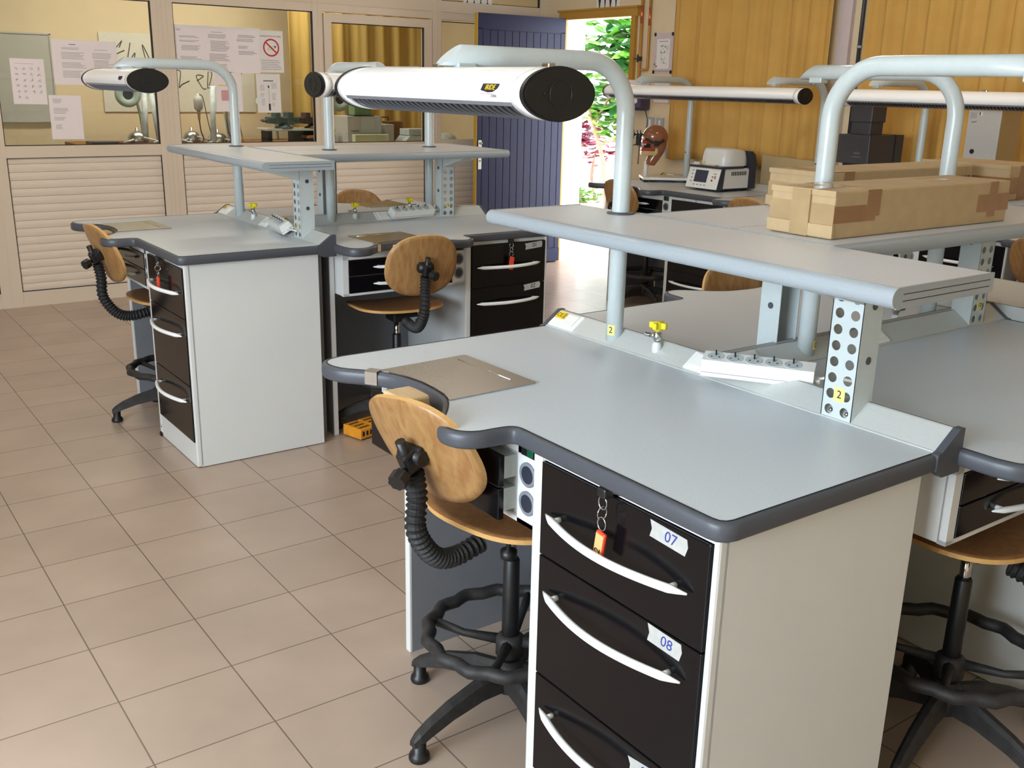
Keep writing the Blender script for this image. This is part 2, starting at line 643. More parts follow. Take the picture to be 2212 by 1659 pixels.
# ------------------------------------------------------------------ workstation kit (x = along the bench, y = into its depth)
FRONT = [(0.0, -0.06), (0.012, -0.102), (0.045, -0.121), (0.095, -0.111), (0.142, -0.072), (0.193, -0.037), (0.24, -0.020), (0.30, -0.011),
         (0.36, -0.012), (0.416, -0.019), (0.452, -0.032), (0.482, -0.050), (0.512, -0.072), (0.543, -0.098), (0.566, -0.116), (0.593, -0.126),
         (0.62, -0.122), (0.641, -0.106), (0.652, -0.082), (0.655, -0.05), (0.660, -0.02), (0.674, -0.005), (0.70, -0.003)]
END_LONG = [(1.0, -0.003), (1.200, -0.003), (1.214, 0.0), (1.222, 0.008), (1.225, 0.022), (1.225, 0.583)]


def worktop_outline(short=False):
    if short:
        pts = smooth_path([p for p in FRONT if p[0] <= 0.653 and not (p[0] > 0.64 and p[1] > -0.1)] + [(0.652, -0.085), (0.655, -0.06)], 3)
        return [(0.0, 0.583)] + [(p.x, p.y) for p in pts] + [(0.655, 0.583)]
    pts = smooth_path(FRONT, 3)
    return [(0.0, 0.583)] + [(p.x, p.y) for p in pts] + END_LONG


def make_worktop(short=False):
    r = empty('worktop')
    o = worktop_outline(short)
    b = newmb(M['worktop'])
    b.prism(o, 0.0, 0.036, 'z')
    done(b, 'laminate_top', r)
    e = newmb(M['edge'])
    n = len(o)
    nor = []
    for i in range(n):
        p, q = Vector(o[max(i - 1, 0)]), Vector(o[min(i + 1, n - 1)])
        d = (q - p).normalized()
        nor.append(Vector((d.y, -d.x)))
    prof = [(0.0, 0.0362), (0.0055, 0.0358), (0.0100, 0.0335), (0.0125, 0.0285), (0.0132, 0.018), (0.0125, 0.0075), (0.0100, 0.0028), (0.0055, 0.0004), (0.0, 0.0)]
    v = []
    for (x, y), nn in zip(o, nor):
        for (d, z) in prof:
            v.append((x + nn.x * d, y + nn.y * d, z))
    k = len(prof)
    e.add(v, [(i * k + j, (i + 1) * k + j, (i + 1) * k + j + 1, i * k + j + 1) for i in range(n - 1) for j in range(k - 1)], None, True)
    done(e, 'edge_band', r)
    s = newmb(M['ink'])
    v = []
    for (x, y), nn in zip(o, nor):
        v += [(x + nn.x * 0.0016, y + nn.y * 0.0016, 0.0368), (x - nn.x * 0.0014, y - nn.y * 0.0014, 0.0368)]
    s.add(v, [(2 * i, 2 * i + 1, 2 * i + 3, 2 * i + 2) for i in range(n - 1)])
    done(s, 'edge_joint', r)
    return r


SLOPE = ((0, 0.051, 0.036))


def slope_T(u, h=0.0):
    T = frame_T((u, 0.0045, 0.0385), (1, 0, 0), SLOPE)
    return T @ Matrix.Translation((0, 0, h))


def make_rail(tap=True, L=1.225):
    """service channel: sloped metal profile with switches and a gas tap"""
    r = empty('service_channel')
    b = newmb(M['alu'])
    b.prism([(0, 0), (0, 0.0385), (0.0035, 0.0395), (0.054, 0.075), (0.058, 0.0765), (0.067, 0.0765), (0.067, 0)], 0, L, 'x')
    b.box(0, L, 0.059, 0.0615, 0.0764, 0.0768, M['seal'])
    done(b, 'channel_profile', r)
    for x0, x1 in ((-0.013, 0.0), (L, L + 0.016)):
        c = newmb(M['edge'])
        c.prism([(-0.012, 0.004), (-0.012, 0.0375), (0.0, 0.0405), (0.053, 0.0785), (0.070, 0.0785), (0.070, -0.012), (0.01, -0.012)], x0, x1, 'x')
        done(c, 'end_cap', r)
    cuts = [(0.125, 0.53), (0.64, L - 0.01)] if L > 1 else [(0.125, 0.5)]
    for x0, x1 in cuts:
        p = newmb(M['alu'])
        p.box(x0, x1, 0.006, 0.056, -0.001, 0.0006, T=slope_T(0))
        p.box(x0, x1, 0.0565, 0.0575, 0, 0.0012, M['seal'], slope_T(0))
        done(p, 'insert_panel', r)
    for i, (x0, x1) in enumerate(((0.004, 0.115), (0.542, 0.630)) if L > 1 else ((0.004, 0.115),)):
        s = newmb(M['switch'])
        s.rbox(x0, x1, 0.003, 0.060, -0.002, 0.006, 0.003, None, slope_T(0))
        so = done(s, 'switch_plate', r)
        k = newmb(M['switch'])
        xa = x0 + (0.050 if i == 0 else 0.016)
        k.rbox(xa, x1 - 0.014, 0.012, 0.053, 0.004, 0.0105, 0.002, None, slope_T(0))
        done(k, 'rocker', so)
        if i == 0:
            c = newmb(M['ce'])
            c.box(0.008, 0.052, 0.030, 0.056, 0.005, 0.0066, None, slope_T(0))
            co = done(c, 'warning_label', r)
            text_obj('CE', 0.0195, M['ink'], co, slope_T(0) @ Matrix.Translation((0.0205, 0.043, 0.0067)))
            ln = newmb(M['ink'])
            for q in range(4):
                ln.box(0.035, 0.050 - 0.002 * (q % 2), 0.0345 + 0.0052 * q, 0.0366 + 0.0052 * q, 0.0066, 0.0068, None, slope_T(0))
            done(ln, 'printed_lines', co)
    if tap:
        t = newmb(M['white'])
        x, y, z = 0.425, 0.030, 0.048
        t.lathe([(0.0125, 0.0), (0.0125, 0.022), (0.010, 0.027), (0.009, 0.030)], 18, None, Matrix.Translation((x, y, z)))
        to = done(t, 'gas_tap', r)
        v = newmb(M['chrome'])
        v.lathe([(0.008, 0.029), (0.008, 0.034), (0.0115, 0.036), (0.0115, 0.052), (0.007, 0.055), (0.007, 0.060)], 16, None, Matrix.Translation((x, y, z)))
        v.tube([(x - 0.008, y, z + 0.044), (x - 0.018, y - 0.001, z + 0.044), (x - 0.020, y - 0.001, z + 0.043), (x - 0.043, y - 0.003, z + 0.041)], [0.008, 0.008, 0.0052, 0.0042], 12)
        for q in range(3):
            v.cyl((x - 0.026 - 0.006 * q, y - 0.0015, z + 0.0425), (x - 0.029 - 0.006 * q, y - 0.0018, z + 0.0423), 0.0062, 12)
        done(v, 'valve', to)
        h = newmb(M['yellow'])
        h.lathe([(0.006, 0.057), (0.011, 0.060), (0.014, 0.072), (0.012, 0.080), (0.005, 0.083)], 16, None, Matrix.Translation((x, y, z)))
        for a in (20, 110, 200, 290):
            h.rbox(0.004, 0.024, -0.0065, 0.0065, 0.064, 0.081, 0.004, None, Matrix.Translation((x, y, z)) @ Matrix.Rotation(R(a), 4, 'Z'))
        done(h, 'tap_handle', to)
    return r


def make_pole(arm=0.515, collar=True):
    r = empty('lamp_post')
    b = newmb(M['paint'])
    rad, zt, br = 0.0228, 0.708, 0.125
    path = [(0, 0, -0.02), (0, 0, 0.2), (0, 0, 0.4), (0, 0, zt - br)]
    for k in range(1, 13):
        a = (PI / 2) * k / 12
        path.append((0, -br + br * math.cos(a), zt - br + br * math.sin(a)))
    path += [(0, -br - 0.1, zt), (0, -br - 0.25, zt), (0, -arm - 0.012, zt)]
    n0 = len(b.v)
    b.tube(path, rad, 20, None, None, True, True, up=(1, 0, 0))
    for i in range(n0, len(b.v)):   # the arm is cut off on a slant
        p = b.v[i]
        if p.y < -arm:
            p.y += (p.z - zt) / rad * 0.030
    done(b, 'bent_tube', r)
    c = newmb(M['edge'])
    if not collar:
        c.lathe([(0.006, 0), (0.006, 0.0012)], 12, None, Matrix.Translation((0, -0.0229, 0.20)) @ Matrix.Rotation(R(90), 4, 'X'))
    else:
        c.lathe([(0.0235, 0.333), (0.036, 0.333), (0.036, 0.338), (0.0235, 0.340)], 28)
    done(c, 'collar' if collar else 'drilled_hole', r)
    m = newmb(M['paint'])
    m.rbox(-0.018, 0.018, -arm + 0.002, -arm + 0.05, zt - 0.033, zt - 0.016, 0.003)
    mo = done(m, 'lamp_mount', r)
    s = newmb(M['chrome'])
    s.lathe([(0.0035, 0), (0.0035, 0.004)], 10, None, Matrix.Translation((0, -arm + 0.010, zt - 0.037)))
    done(s, 'mount_screw', mo)
    return r


def lens(a, b, n=40, t0=0.0, t1=2 * PI, s=1.0):
    out = []
    for i in range(n + 1):
        t = t0 + (t1 - t0) * i / n
        c, q = math.cos(t), math.sin(t)
        out.append((math.copysign(abs(c) ** 1.12, c) * a * s, q * b * s))
    return out


def make_lamp(L=0.745, nsl=30, a=0.084, bh=0.049):
    r = empty('bench_lamp')
    h = newmb(M['lamp_white'])
    x0, x1, m0, m1 = -L / 2, L / 2, -L / 2 + 0.036, L / 2 - 0.036
    tl, tr = R(-24), R(204)
    up = lens(a, bh, 40, tl, tr)
    inn = lens(a, bh, 40, tl, tr, 0.965)
    h.prism(up + inn[::-1], m0, m1, 'x', smooth=False)
    for xa, xb in ((x0, m0), (m1, x1)):
        h.prism(lens(a, bh, 56)[:-1], xa, xb, 'x', smooth=True)
    ho = done(h, 'housing', r)
    l = newmb(M['dark'])
    l.prism(lens(a, bh, 24, R(206), R(334), 0.88), m0, m1, 'x')
    for i in range(nsl):
        x = m0 + (m1 - m0) * (i + 0.5) / nsl
        o = lens(a, bh, 18, R(205), R(335), 0.985)
        q = lens(a, bh, 18, R(205), R(335), 0.93)
        l.prism(o + q[::-1], x - 0.0008, x + 0.0008, 'x', M['louvre'])
    for sgn in (-1, 1):
        l.prism([(sgn * 0.076, -0.0235), (sgn * 0.080, -0.0165), (sgn * 0.069, -0.0165), (sgn * 0.067, -0.024)], m0, m1, 'x', M['louvre'])
    done(l, 'louvre', r)
    for sgn in (-1, 1):
        c = newmb(M['black'])
        xx = sgn * L / 2
        c.prism(lens(a, bh, 56, s=1.03)[:-1], min(xx, xx + sgn * 0.010), max(xx, xx + sgn * 0.010), 'x')
        c.prism(lens(a, bh, 56, s=0.97)[:-1], min(xx, xx + sgn * 0.014), max(xx, xx + sgn * 0.014), 'x')
        T = Matrix.Translation((xx + sgn * 0.0145, 0, 0)) @ Matrix.Rotation(R(90), 4, 'Y')
        c.tube([(math.cos(2 * PI * k / 28) * 0.026, math.sin(2 * PI * k / 28) * 0.026, 0) for k in range(28)], 0.0012, 6, None, T, closed=True)
        c.lathe([(0.003, -0.001), (0.003, 0.002)], 10, None, T @ Matrix.Translation((0, -0.038, 0)))
        done(c, 'end_cap', r)
    p = newmb(M['chrome'])
    for xx in (-0.05, L / 2 - 0.03):
        p.rbox(xx - 0.012, xx + 0.012, -0.006, 0.012, bh - 0.002, bh + 0.007, 0.002)
    done(p, 'hanger_clip', r)
    return r


def lamp_logo(root, L, big=True):
    T = frame_T((L / 2 - 0.098, -0.0848, 0.005), (1, 0, 0), (0, 0.32, 1))
    b = newmb(M['ink'])
    b.prism([(-0.026, 0.012), (0.028, 0.012), (0.024, 0.003), (0.010, -0.004), (-0.005, -0.005), (-0.030, -0.001)], 0.0, 0.0006, 'z', None, T)
    o = done(b, 'maker_badge', root)
    if big:
        text_obj('IRIDE', 0.014, M['ce'], o, T @ Matrix.Translation((0.0, 0.0045, 0.0008)), shear=0.25)
        w = newmb(M['print_pink'])
        w.box(-0.030, 0.004, -0.0085, -0.0065, 0, 0.0005, None, T)
        w.box(0.010, 0.013, -0.014, -0.007, 0, 0.0005, M['print'], T)
        w.box(0.015, 0.022, -0.014, -0.009, 0, 0.0005, M['print'], T)
        done(w, 'small_print', o)


def make_shelf(L=1.195):
    r = empty('raised_shelf')
    b = newmb(M['shelf_top'])
    b.box(0, L, 0.018, 0.312, 0.0, 0.0345)
    done(b, 'board', r)
    e = newmb(M['shelf_edge'])
    arc = [(0.018 - 0.0185 * math.sin(PI * k / 14), 0.0172 + 0.0185 * math.cos(PI * k / 14)) for k in range(15)]
    e.prism(arc, 0.0, L, 'x', smooth=False)
    done(e, 'bullnose_edge', r)
    for x0, x1 in ((-0.004, 0.0), (L, L + 0.004)):
        c = newmb(M['shelf_edge'])
        c.prism(arc + [(0.314, -0.0013), (0.314, 0.0357)], x0, x1, 'x')
        xs = (x1, x1 + 0.0006) if x0 > 0 else (x0 - 0.0006, x0)
        for z in (0.011, 0.023):
            c.box(xs[0], xs[1], 0.03, 0.30, z, z + 0.0012, M['seal'])
        done(c, 'end_trim', r)
    f = newmb(M['switch'])
    f.lathe([(0.006, -0.008), (0.007, 0.0)], 12, None, Matrix.Translation((0.10, 0.05, 0)))
    f.lathe([(0.006, -0.008), (0.007, 0.0)], 12, None, Matrix.Translation((L - 0.2, 0.05, 0)))
    done(f, 'stud', r)
    return r


def hole_sheet(b, x0, x1, z0, z1, nx, nz, rad, th, m=None, T=None):
    cw, ch = (x1 - x0) / nx, (z1 - z0) / nz
    N = 16
    for i in range(nx):
        for j in range(nz):
            cx, cz = x0 + cw * (i + 0.5), z0 + ch * (j + 0.5)
            sq, ci = [], []
            for k in range(N):
                a = 2 * PI * k / N + PI / N
                c, s = math.cos(a), math.sin(a)
                t = min(cw / 2 / max(abs(c), 1e-6), ch / 2 / max(abs(s), 1e-6))
                if k % 4 == 1 and False:
                    pass
                sq.append((cx + c * t, cz + s * t))
                ci.append((cx + c * rad, cz + s * rad))
            # put true corners in
            sq2 = list(sq)
            for k in range(N):
                k2 = (k + 1) % N
                pa, pb = sq[k], sq[k2]
                f0 = [pa, ci[k], ci[k2], pb]
                if abs(pa[0] - pb[0]) > 1e-7 and abs(pa[1] - pb[1]) > 1e-7:
                    ex = x0 + cw * i if (pa[0] + pb[0]) / 2 < cx else x0 + cw * (i + 1)
                    ez = z0 + ch * j if (pa[1] + pb[1]) / 2 < cz else z0 + ch * (j + 1)
                    f0 = [pa, ci[k], ci[k2], pb, (ex, ez)]
                for y in (0.0, th):
                    b.add([(p[0], y, p[1]) for p in f0], [tuple(range(len(f0)))], m, False, T)
                b.add([(ci[k][0], 0, ci[k][1]), (ci[k2][0], 0, ci[k2][1]), (ci[k2][0], th, ci[k2][1]), (ci[k][0], th, ci[k][1])], [(0, 1, 2, 3)], m, False, T)


def make_bracket():
    r = empty('shelf_bracket')
    w, d, h = 0.076, 0.064, 0.3105
    b = newmb(M['paint'])
    hole_sheet(b, -w / 2, w / 2, 0.0, h, 2, 9, 0.0108, 0.002)
    for s in (-1, 1):
        xa = s * w / 2
        b.prism([(0, 0), (d, 0.037), (d, h), (0, h)], min(xa, xa - s * 0.002), max(xa, xa - s * 0.002), 'x')
    b.box(-w / 2, w / 2, -0.001, d, h - 0.003, h)
    done(b, 'perforated_channel', r)
    g = newmb(M['paint'])
    g.prism([(0.0, h - 0.060), (0.0, h), (-0.19, h), (-0.19, h - 0.008)], -w / 2 + 0.002, w / 2 - 0.002, 'x')
    done(g, 'gusset', r)
    s = newmb(M['edge'])
    for q in (-1, 1):
        for z in (0.245, 0.13):
            s.lathe([(0.0085, 0), (0.0085, 0.0012)], 14, None, Matrix.Translation((q * (w / 2), 0.034, z)) @ Matrix.Rotation(R(90) * q, 4, 'Y'))
    done(s, 'side_hole', r)
    c = newmb(M['chrome'])
    for q in (-1, 1):
        c.ball((q * 0.020, 0.010, 0.013), 0.005, None, None, (1, 1, 1), 10, 6)
    done(c, 'fixing_screw', r)
    return r


def sticker(root, text, T, w=0.028, h=0.034, curved=None):
    s = newmb(M['sticker'])
    if curved:
        s.grid(lambda a, c: (curved * math.sin((a - 0.5) * w / curved), -curved * math.cos((a - 0.5) * w / curved), (c - 0.5) * h), 8, 1, None, T)
    else:
        s.box(-w / 2, w / 2, -0.0006, 0, -h / 2, h / 2, None, T)
    so = done(s, 'number_sticker', root)
    off = -curved - 0.0003 if curved else -0.0008
    text_obj(text, 0.024 if len(text) < 2 else 0.018, M['ink'], so, T @ Matrix.Translation((0, off, 0)) @ Matrix.Rotation(R(90), 4, 'X'))


def bow(x0, x1, z, depth, y0=0.0, m=None, rad=0.0082):
    b = newmb(m or M['handle'])
    n = 24
    path = [(x0 + (x1 - x0) * k / n, y0 - 0.007 - depth * math.sin(PI * k / n) ** 0.9, z) for k in range(n + 1)]
    rr = [rad * min(1, 0.25 + 3.0 * math.sin(PI * k / n)) for k in range(n + 1)]
    b.tube(path, rr, 12, None, None, True, True, up=(0, 0, 1))
    for x in (x0 + (x1 - x0) * 0.09, x1 - (x1 - x0) * 0.09):
        t = (x - x0) / (x1 - x0)
        b.cyl((x, y0 + 0.002, z), (x, y0 - 0.007 - depth * math.sin(PI * t) ** 0.9, z), 0.006, 10)
    return b


def make_cabinet():
    r = empty('drawer_cabinet')
    W, D, H = 0.505, 0.57, 0.849
    b = newmb(M['white'])
    b.box(0, W, 0.018, D, 0.004, H)
    b.rbox(0, 0.031, 0.0, 0.03, 0.004, H, 0.006)
    b.rbox(W - 0.014, W, 0.0, 0.03, 0.004, H, 0.006)
    b.box(0.02, W - 0.01, 0.004, 0.02, 0.831, H)
    b.box(0.02, W - 0.01, 0.002, 0.02, 0.004, 0.105)
    done(b, 'body', r)
    for z0, z1 in ((0.628, 0.829), (0.351, 0.625), (0.108, 0.348)):
        d = newmb(M['black_gloss'])
        d.rbox(0.033, W - 0.016, -0.003, 0.0185, z0, z1, 0.002)
        do = done(d, 'drawer', r)
        done(bow(0.060, 0.452, (z0 + z1) / 2 - 0.003 if z1 > 0.8 else z1 - 0.072, 0.040, -0.003), 'handle', do)
    k = newmb(M['chrome'])
    k.lathe([(0.007, 0), (0.007, 0.004), (0.004, 0.005)], 14, None, Matrix.Translation((0.255, 0.004, 0.840)) @ Matrix.Rotation(R(90), 4, 'X'))
    done(k, 'lock', r)
    return r


def make_drawer_unit(open_by=0.0):
    r = empty('knee_drawer_unit')
    W, D, H = 0.662, 0.48, 0.194
    b = newmb(M['white'])
    b.rbox(0, W, 0.012, D, 0.0, H, 0.004)
    b.box(0, 0.028, 0, 0.02, 0, H)
    b.box(0.592, W, 0, 0.02, 0, H)
    b.box(0.0, W, 0, 0.02, 0, 0.010)
    b.box(0.0, W, 0, 0.02, 0.158, H)
    done(b, 'body', r)
    for z0, z1 in ((0.086, 0.156), (0.012, 0.083)):
        d = newmb(M['black_gloss'])
        d.rbox(0.030, 0.590, -0.003 - open_by, 0.012 - open_by, z0, z1, 0.002)
        if open_by:
            d.box(0.05, 0.57, 0.012 - open_by, 0.013, z0 + 0.008, z1 - 0.012, M['paint'])
        do = done(d, 'drawer', r)
        done(bow(0.150, 0.470, (z0 + z1) / 2, 0.034, -0.003 - open_by, None, 0.0072), 'handle', do)
    for z in (0.054, 0.118):
        p = newmb(M['hole_ring'])
        T = Matrix.Translation((0.628, 0.0, z)) @ Matrix.Rotation(R(90), 4, 'X')
        p.lathe([(0.027, 0), (0.027, 0.003), (0.024, 0.0045), (0.020, 0.003)], 28, None, T)
        po = done(p, 'suction_port', r)
        q = newmb(M['navy'])
        q.lathe([(0.0195, 0.0), (0.0195, 0.0034)], 24, None, T)
        done(q, 'port_opening', po)
    s = newmb(M['black'])
    s.rbox(0.606, 0.655, -0.004, 0.004, 0.158, 0.188, 0.002)
    so = done(s, 'power_switch', r)
    g = newmb(M['green'])
    g.rbox(0.631, 0.651, -0.008, 0.0, 0.162, 0.184, 0.002)
    done(g, 'rocker', so)
    return r


def make_support():
    r = empty('support_panels')
    b = newmb(M['knee'])
    b.box(0.012, 0.034, 0.116, 0.575, 0.0, 0.849)
    so = done(b, 'side_panel', r)
    w = newmb(M['white'])
    w.rbox(0.0115, 0.0345, 0.108, 0.117, 0.0, 0.849, 0.002)
    done(w, 'white_edge', so)
    c = newmb(M['knee'])
    c.box(0.034, 0.698, 0.555, 0.572, 0.12, 0.849)
    done(c, 'knee_back_panel', r)
    d = newmb(M['knee'])
    d.box(0.02, 1.12, 0.60, 0.640, 0.0, 0.838)
    done(d, 'rear_panel', r)
    return r


def make_plate():
    r = empty('steel_cover_plate')
    b = newmb(M['steel'])
    out = [(0.156, 0.200), (0.160, 0.206), (0.444, 0.214), (0.450, 0.208), (0.4545, -0.030), (0.416, -0.0165), (0.36, -0.0095), (0.30, -0.0085), (0.24, -0.0175), (0.193, -0.0345), (0.168, -0.05)]
    b.prism(out, 0.0004, 0.0032, 'z')
    done(b, 'plate', r)
    h = newmb(M['steel'])
    T = frame_T((0.160, -0.056, 0), (0.05, 0.034, 0), (-0.034, 0.05, 0))
    h.box(-0.016, 0.016, -0.0175, 0.01, 0.0012, 0.0034, None, T)
    h.box(-0.016, 0.016, -0.0175, -0.0155, -0.030, 0.0034, None, T)
    done(h, 'clip', r)
    g = newmb(M['chrome'])
    g.tube([(0.185, 0.165, 0.0034), (0.30, 0.170, 0.0034), (0.40, 0.174, 0.0034)], 0.0012, 6)
    done(g, 'pressed_groove', r)
    return r


def make_pin():
    r = empty('bench_pin')
    b = newmb(M['beech'])
    b.rbox(-0.047, 0.047, -0.075, 0.002, 0.0, 0.042, 0.006)
    done(b, 'wooden_block', r)
    c = newmb(M['paint'])
    c.box(-0.055, 0.075, -0.055, -0.003, -0.024, 0.0)
    done(c, 'holder_bracket', r)
    return r


def make_strip():
    r = empty('power_strip')
    b = newmb(M['switch'])
    b.prism([(-0.028, 0.0), (0.028, 0.0), (0.028, 0.014), (0.024, 0.040), (-0.024, 0.040), (-0.028, 0.014)], -0.135, 0.135, 'x')
    b.prism([(-0.0285, 0.010), (0.0285, 0.010), (0.0285, 0.0112), (-0.0285, 0.0112)], -0.1352, 0.1352, 'x', M['print'])
    b.rbox(0.133, 0.150, -0.012, 0.012, 0.002, 0.014, 0.003)
    done(b, 'housing', r)
    for i in range(5):
        T = Matrix.Translation((-0.105 + 0.047 * i, 0, 0.040))
        s = newmb(M['paint'])
        s.lathe([(0.0205, 0.0), (0.0205, 0.0008), (0.0195, 0.0012), (0.0185, 0.0004)], 24, None, T)
        so = done(s, 'socket', r)
        p = newmb(M['ink'])
        p.rbox(-0.002, 0.002, -0.002, 0.002, 0.0005, 0.013, 0.001, None, T @ Matrix.Translation((0, 0.006, 0)))
        for q in (-1, 1):
            p.lathe([(0.0024, 0.0004), (0.0024, 0.0008)], 8, None, T @ Matrix.Translation((q * 0.0095, -0.003, 0)))
        done(p, 'contacts', so)
    c = newmb(M['switch'])
    c.tube(smooth_path([(0.145, 0, 0.012), (0.17, 0.0, 0.018), (0.20, 0.008, 0.014), (0.23, 0.02, 0.004)], 5), 0.0035, 8)
    done(c, 'cable', r)
    return r


def make_chair(pz=0.805, t=0.345, roll=0.065, rot=0):
    """work chair facing +y: plywood seat and back, bellows arm, foot ring, five-foot base"""
    r = empty('work_chair')
    s = newmb(M['plywood_seat'])
    o = superellipse(0.205, 0.196, 3.1, 56)
    s.disc_sheet(o, 0.011, lambda x, y: 0.30 * x * x + (0.35 * (y + 0.03) ** 2 if y < -0.03 else -0.30 * (y + 0.03) ** 2) - 0.004, 8, None, M['plywood_edge'], Matrix.Translation((0, 0.022, 0.575)))
    done(s, 'seat', r)
    T = frame_T((0, -0.295, pz), (1, 0, 0), (0, -math.sin(t), math.cos(t)))
    TR = T @ Matrix.Rotation(roll, 4, 'Z')
    p = newmb(M['plywood'])
    p.disc_sheet(superellipse(0.166, 0.138, 2.45, 56, 0.04), 0.011, lambda x, y: -0.85 * x * x - 0.2 * y * y, 8, None, M['plywood_edge'], TR)
    done(p, 'backrest', r)
    m = newmb(M['black'])
    m.cyl((-0.034, 0, 0.018), (0.034, 0, 0.018), 0.017, 16, None, T)
    m.rbox(-0.030, 0.030, -0.024, 0.024, 0.004, 0.020, 0.006, None, T)
    m.rbox(-0.017, 0.017, -0.03, 0.022, 0.012, 0.052, 0.007, None, T)
    m.tube([T @ Vector((0, 0.052, 0.034)), T @ Vector((0, -0.04, 0.036))], 0.0115, 12)
    done(m, 'backrest_joint', r)
    k = newmb(M['black'])
    kp = T @ Matrix.Translation((0.004, -0.012, 0.05)) @ Matrix.Rotation(R(20), 4, 'Y')
    k.cyl((0, 0, 0), (0, 0, 0.022), 0.006, 10, None, kp)
    n = 24
    k.prism([((0.0195 + 0.0016 * math.cos(8 * 2 * PI * i / n)) * math.cos(2 * PI * i / n), (0.0195 + 0.0016 * math.cos(8 * 2 * PI * i / n)) * math.sin(2 * PI * i / n)) for i in range(n)], 0.018, 0.044, 'z', None, kp)
    done(k, 'adjusting_knob', r)
    b = newmb(M['rubber'])
    q0 = T @ Vector((0, -0.035, 0.034))
    ctrl = [q0, Vector((0, q0.y + 0.010, q0.z - 0.06)), Vector((0, -0.306, 0.62)), Vector((0, -0.276, 0.560)), Vector((0, -0.234, 0.522)), Vector((0, -0.18, 0.512)), Vector((0, -0.11, 0.520))]
    path = smooth_path(ctrl, 14)
    rr = [0.0245 if i % 3 == 0 else 0.0195 for i in range(len(path))]
    b.tube(path, rr, 16, None, None, True, False, up=(1, 0, 0))
    done(b, 'bellows_arm', r)
    u = newmb(M['black'])
    u.rbox(-0.06, 0.06, -0.11, 0.11, 0.537, 0.557, 0.006)
    u.rbox(-0.035, 0.035, -0.05, 0.05, 0.505, 0.540, 0.006)
    done(u, 'seat_plate', r)
    v = newmb(M['black'])
    v.lathe([(0.012, 0.0), (0.02, 0.004), (0.02, 0.022), (0.006, 0.026), (0.006, 0.04)], 14, None, Matrix.Translation((0.075, -0.09, 0.498)))
    done(v, 'height_knob', r)
    g = newmb(M['chrome'])
    g.cyl((0, 0, 0.40), (0, 0, 0.51), 0.0125, 16)
    done(g, 'gas_lift', r)
    c = newmb(M['black'])
    c.lathe([(0.022, 0.12), (0.0215, 0.30), (0.020, 0.438), (0.016, 0.444)], 20)
    done(c, 'column', r)
    f = newmb(M['black_dusty'])
    nn = 60
    f.tube([((0.205 + 0.006 * math.cos(15 * 2 * PI * i / nn)) * math.cos(2 * PI * i / nn), (0.205 + 0.006 * math.cos(15 * 2 * PI * i / nn)) * math.sin(2 * PI * i / nn), 0.243) for i in range(nn)], 0.0165, 10, None, None, closed=True, up=(0, 0, 1))
    for q in range(4):
        a = R(90 * q + 30)
        f.tube([(0.03 * math.cos(a), 0.03 * math.sin(a), 0.215), (0.12 * math.cos(a), 0.12 * math.sin(a), 0.217), (0.20 * math.cos(a), 0.20 * math.sin(a), 0.238)], [0.014, 0.010, 0.012], 8)
    f.lathe([(0.024, 0.17), (0.036, 0.18), (0.036, 0.225), (0.024, 0.235)], 20)
    done(f, 'foot_ring', r)
    h = newmb(M['black_dusty'])
    h.lathe([(0.03, 0.075), (0.042, 0.085), (0.040, 0.13), (0.028, 0.165)], 20)
    done(h, 'base_hub', r)
    for q in range(5):
        a = R(72 * q + 52 + rot)
        T2 = Matrix.Rotation(a, 4, 'Z')
        l = newmb(M['black_dusty'])
        sec = [(0.025, 0.120, 0.022, 0.030), (0.10, 0.118, 0.021, 0.026), (0.19, 0.098, 0.019, 0.021), (0.250, 0.076, 0.017, 0.018), (0.283, 0.060, 0.016, 0.014), (0.300, 0.050, 0.011, 0.008)]
        vv = []
        for (x, z, w, hh) in sec:
            vv += [(x, -w, z - hh), (x, w, z - hh), (x, w * 0.8, z + hh * 0.6), (x, w * 0.35, z + hh), (x, -w * 0.35, z + hh), (x, -w * 0.8, z + hh * 0.6)]
        ff = [(i * 6 + j, i * 6 + (j + 1) % 6, (i + 1) * 6 + (j + 1) % 6, (i + 1) * 6 + j) for i in range(len(sec) - 1) for j in range(6)]
        ff += [tuple(range(5, -1, -1)), tuple(range((len(sec) - 1) * 6, len(sec) * 6))]
        l.add(vv, ff, None, False, T2)
        lo = done(l, 'leg', r)
        gl = newmb(M['black'])
        gl.lathe([(0.024, 0.0), (0.026, 0.006), (0.024, 0.016), (0.017, 0.022), (0.017, 0.05)], 16, None, T2 @ Matrix.Translation((0.280, 0, 0.0)))
        done(gl, 'glide', lo)
    return r


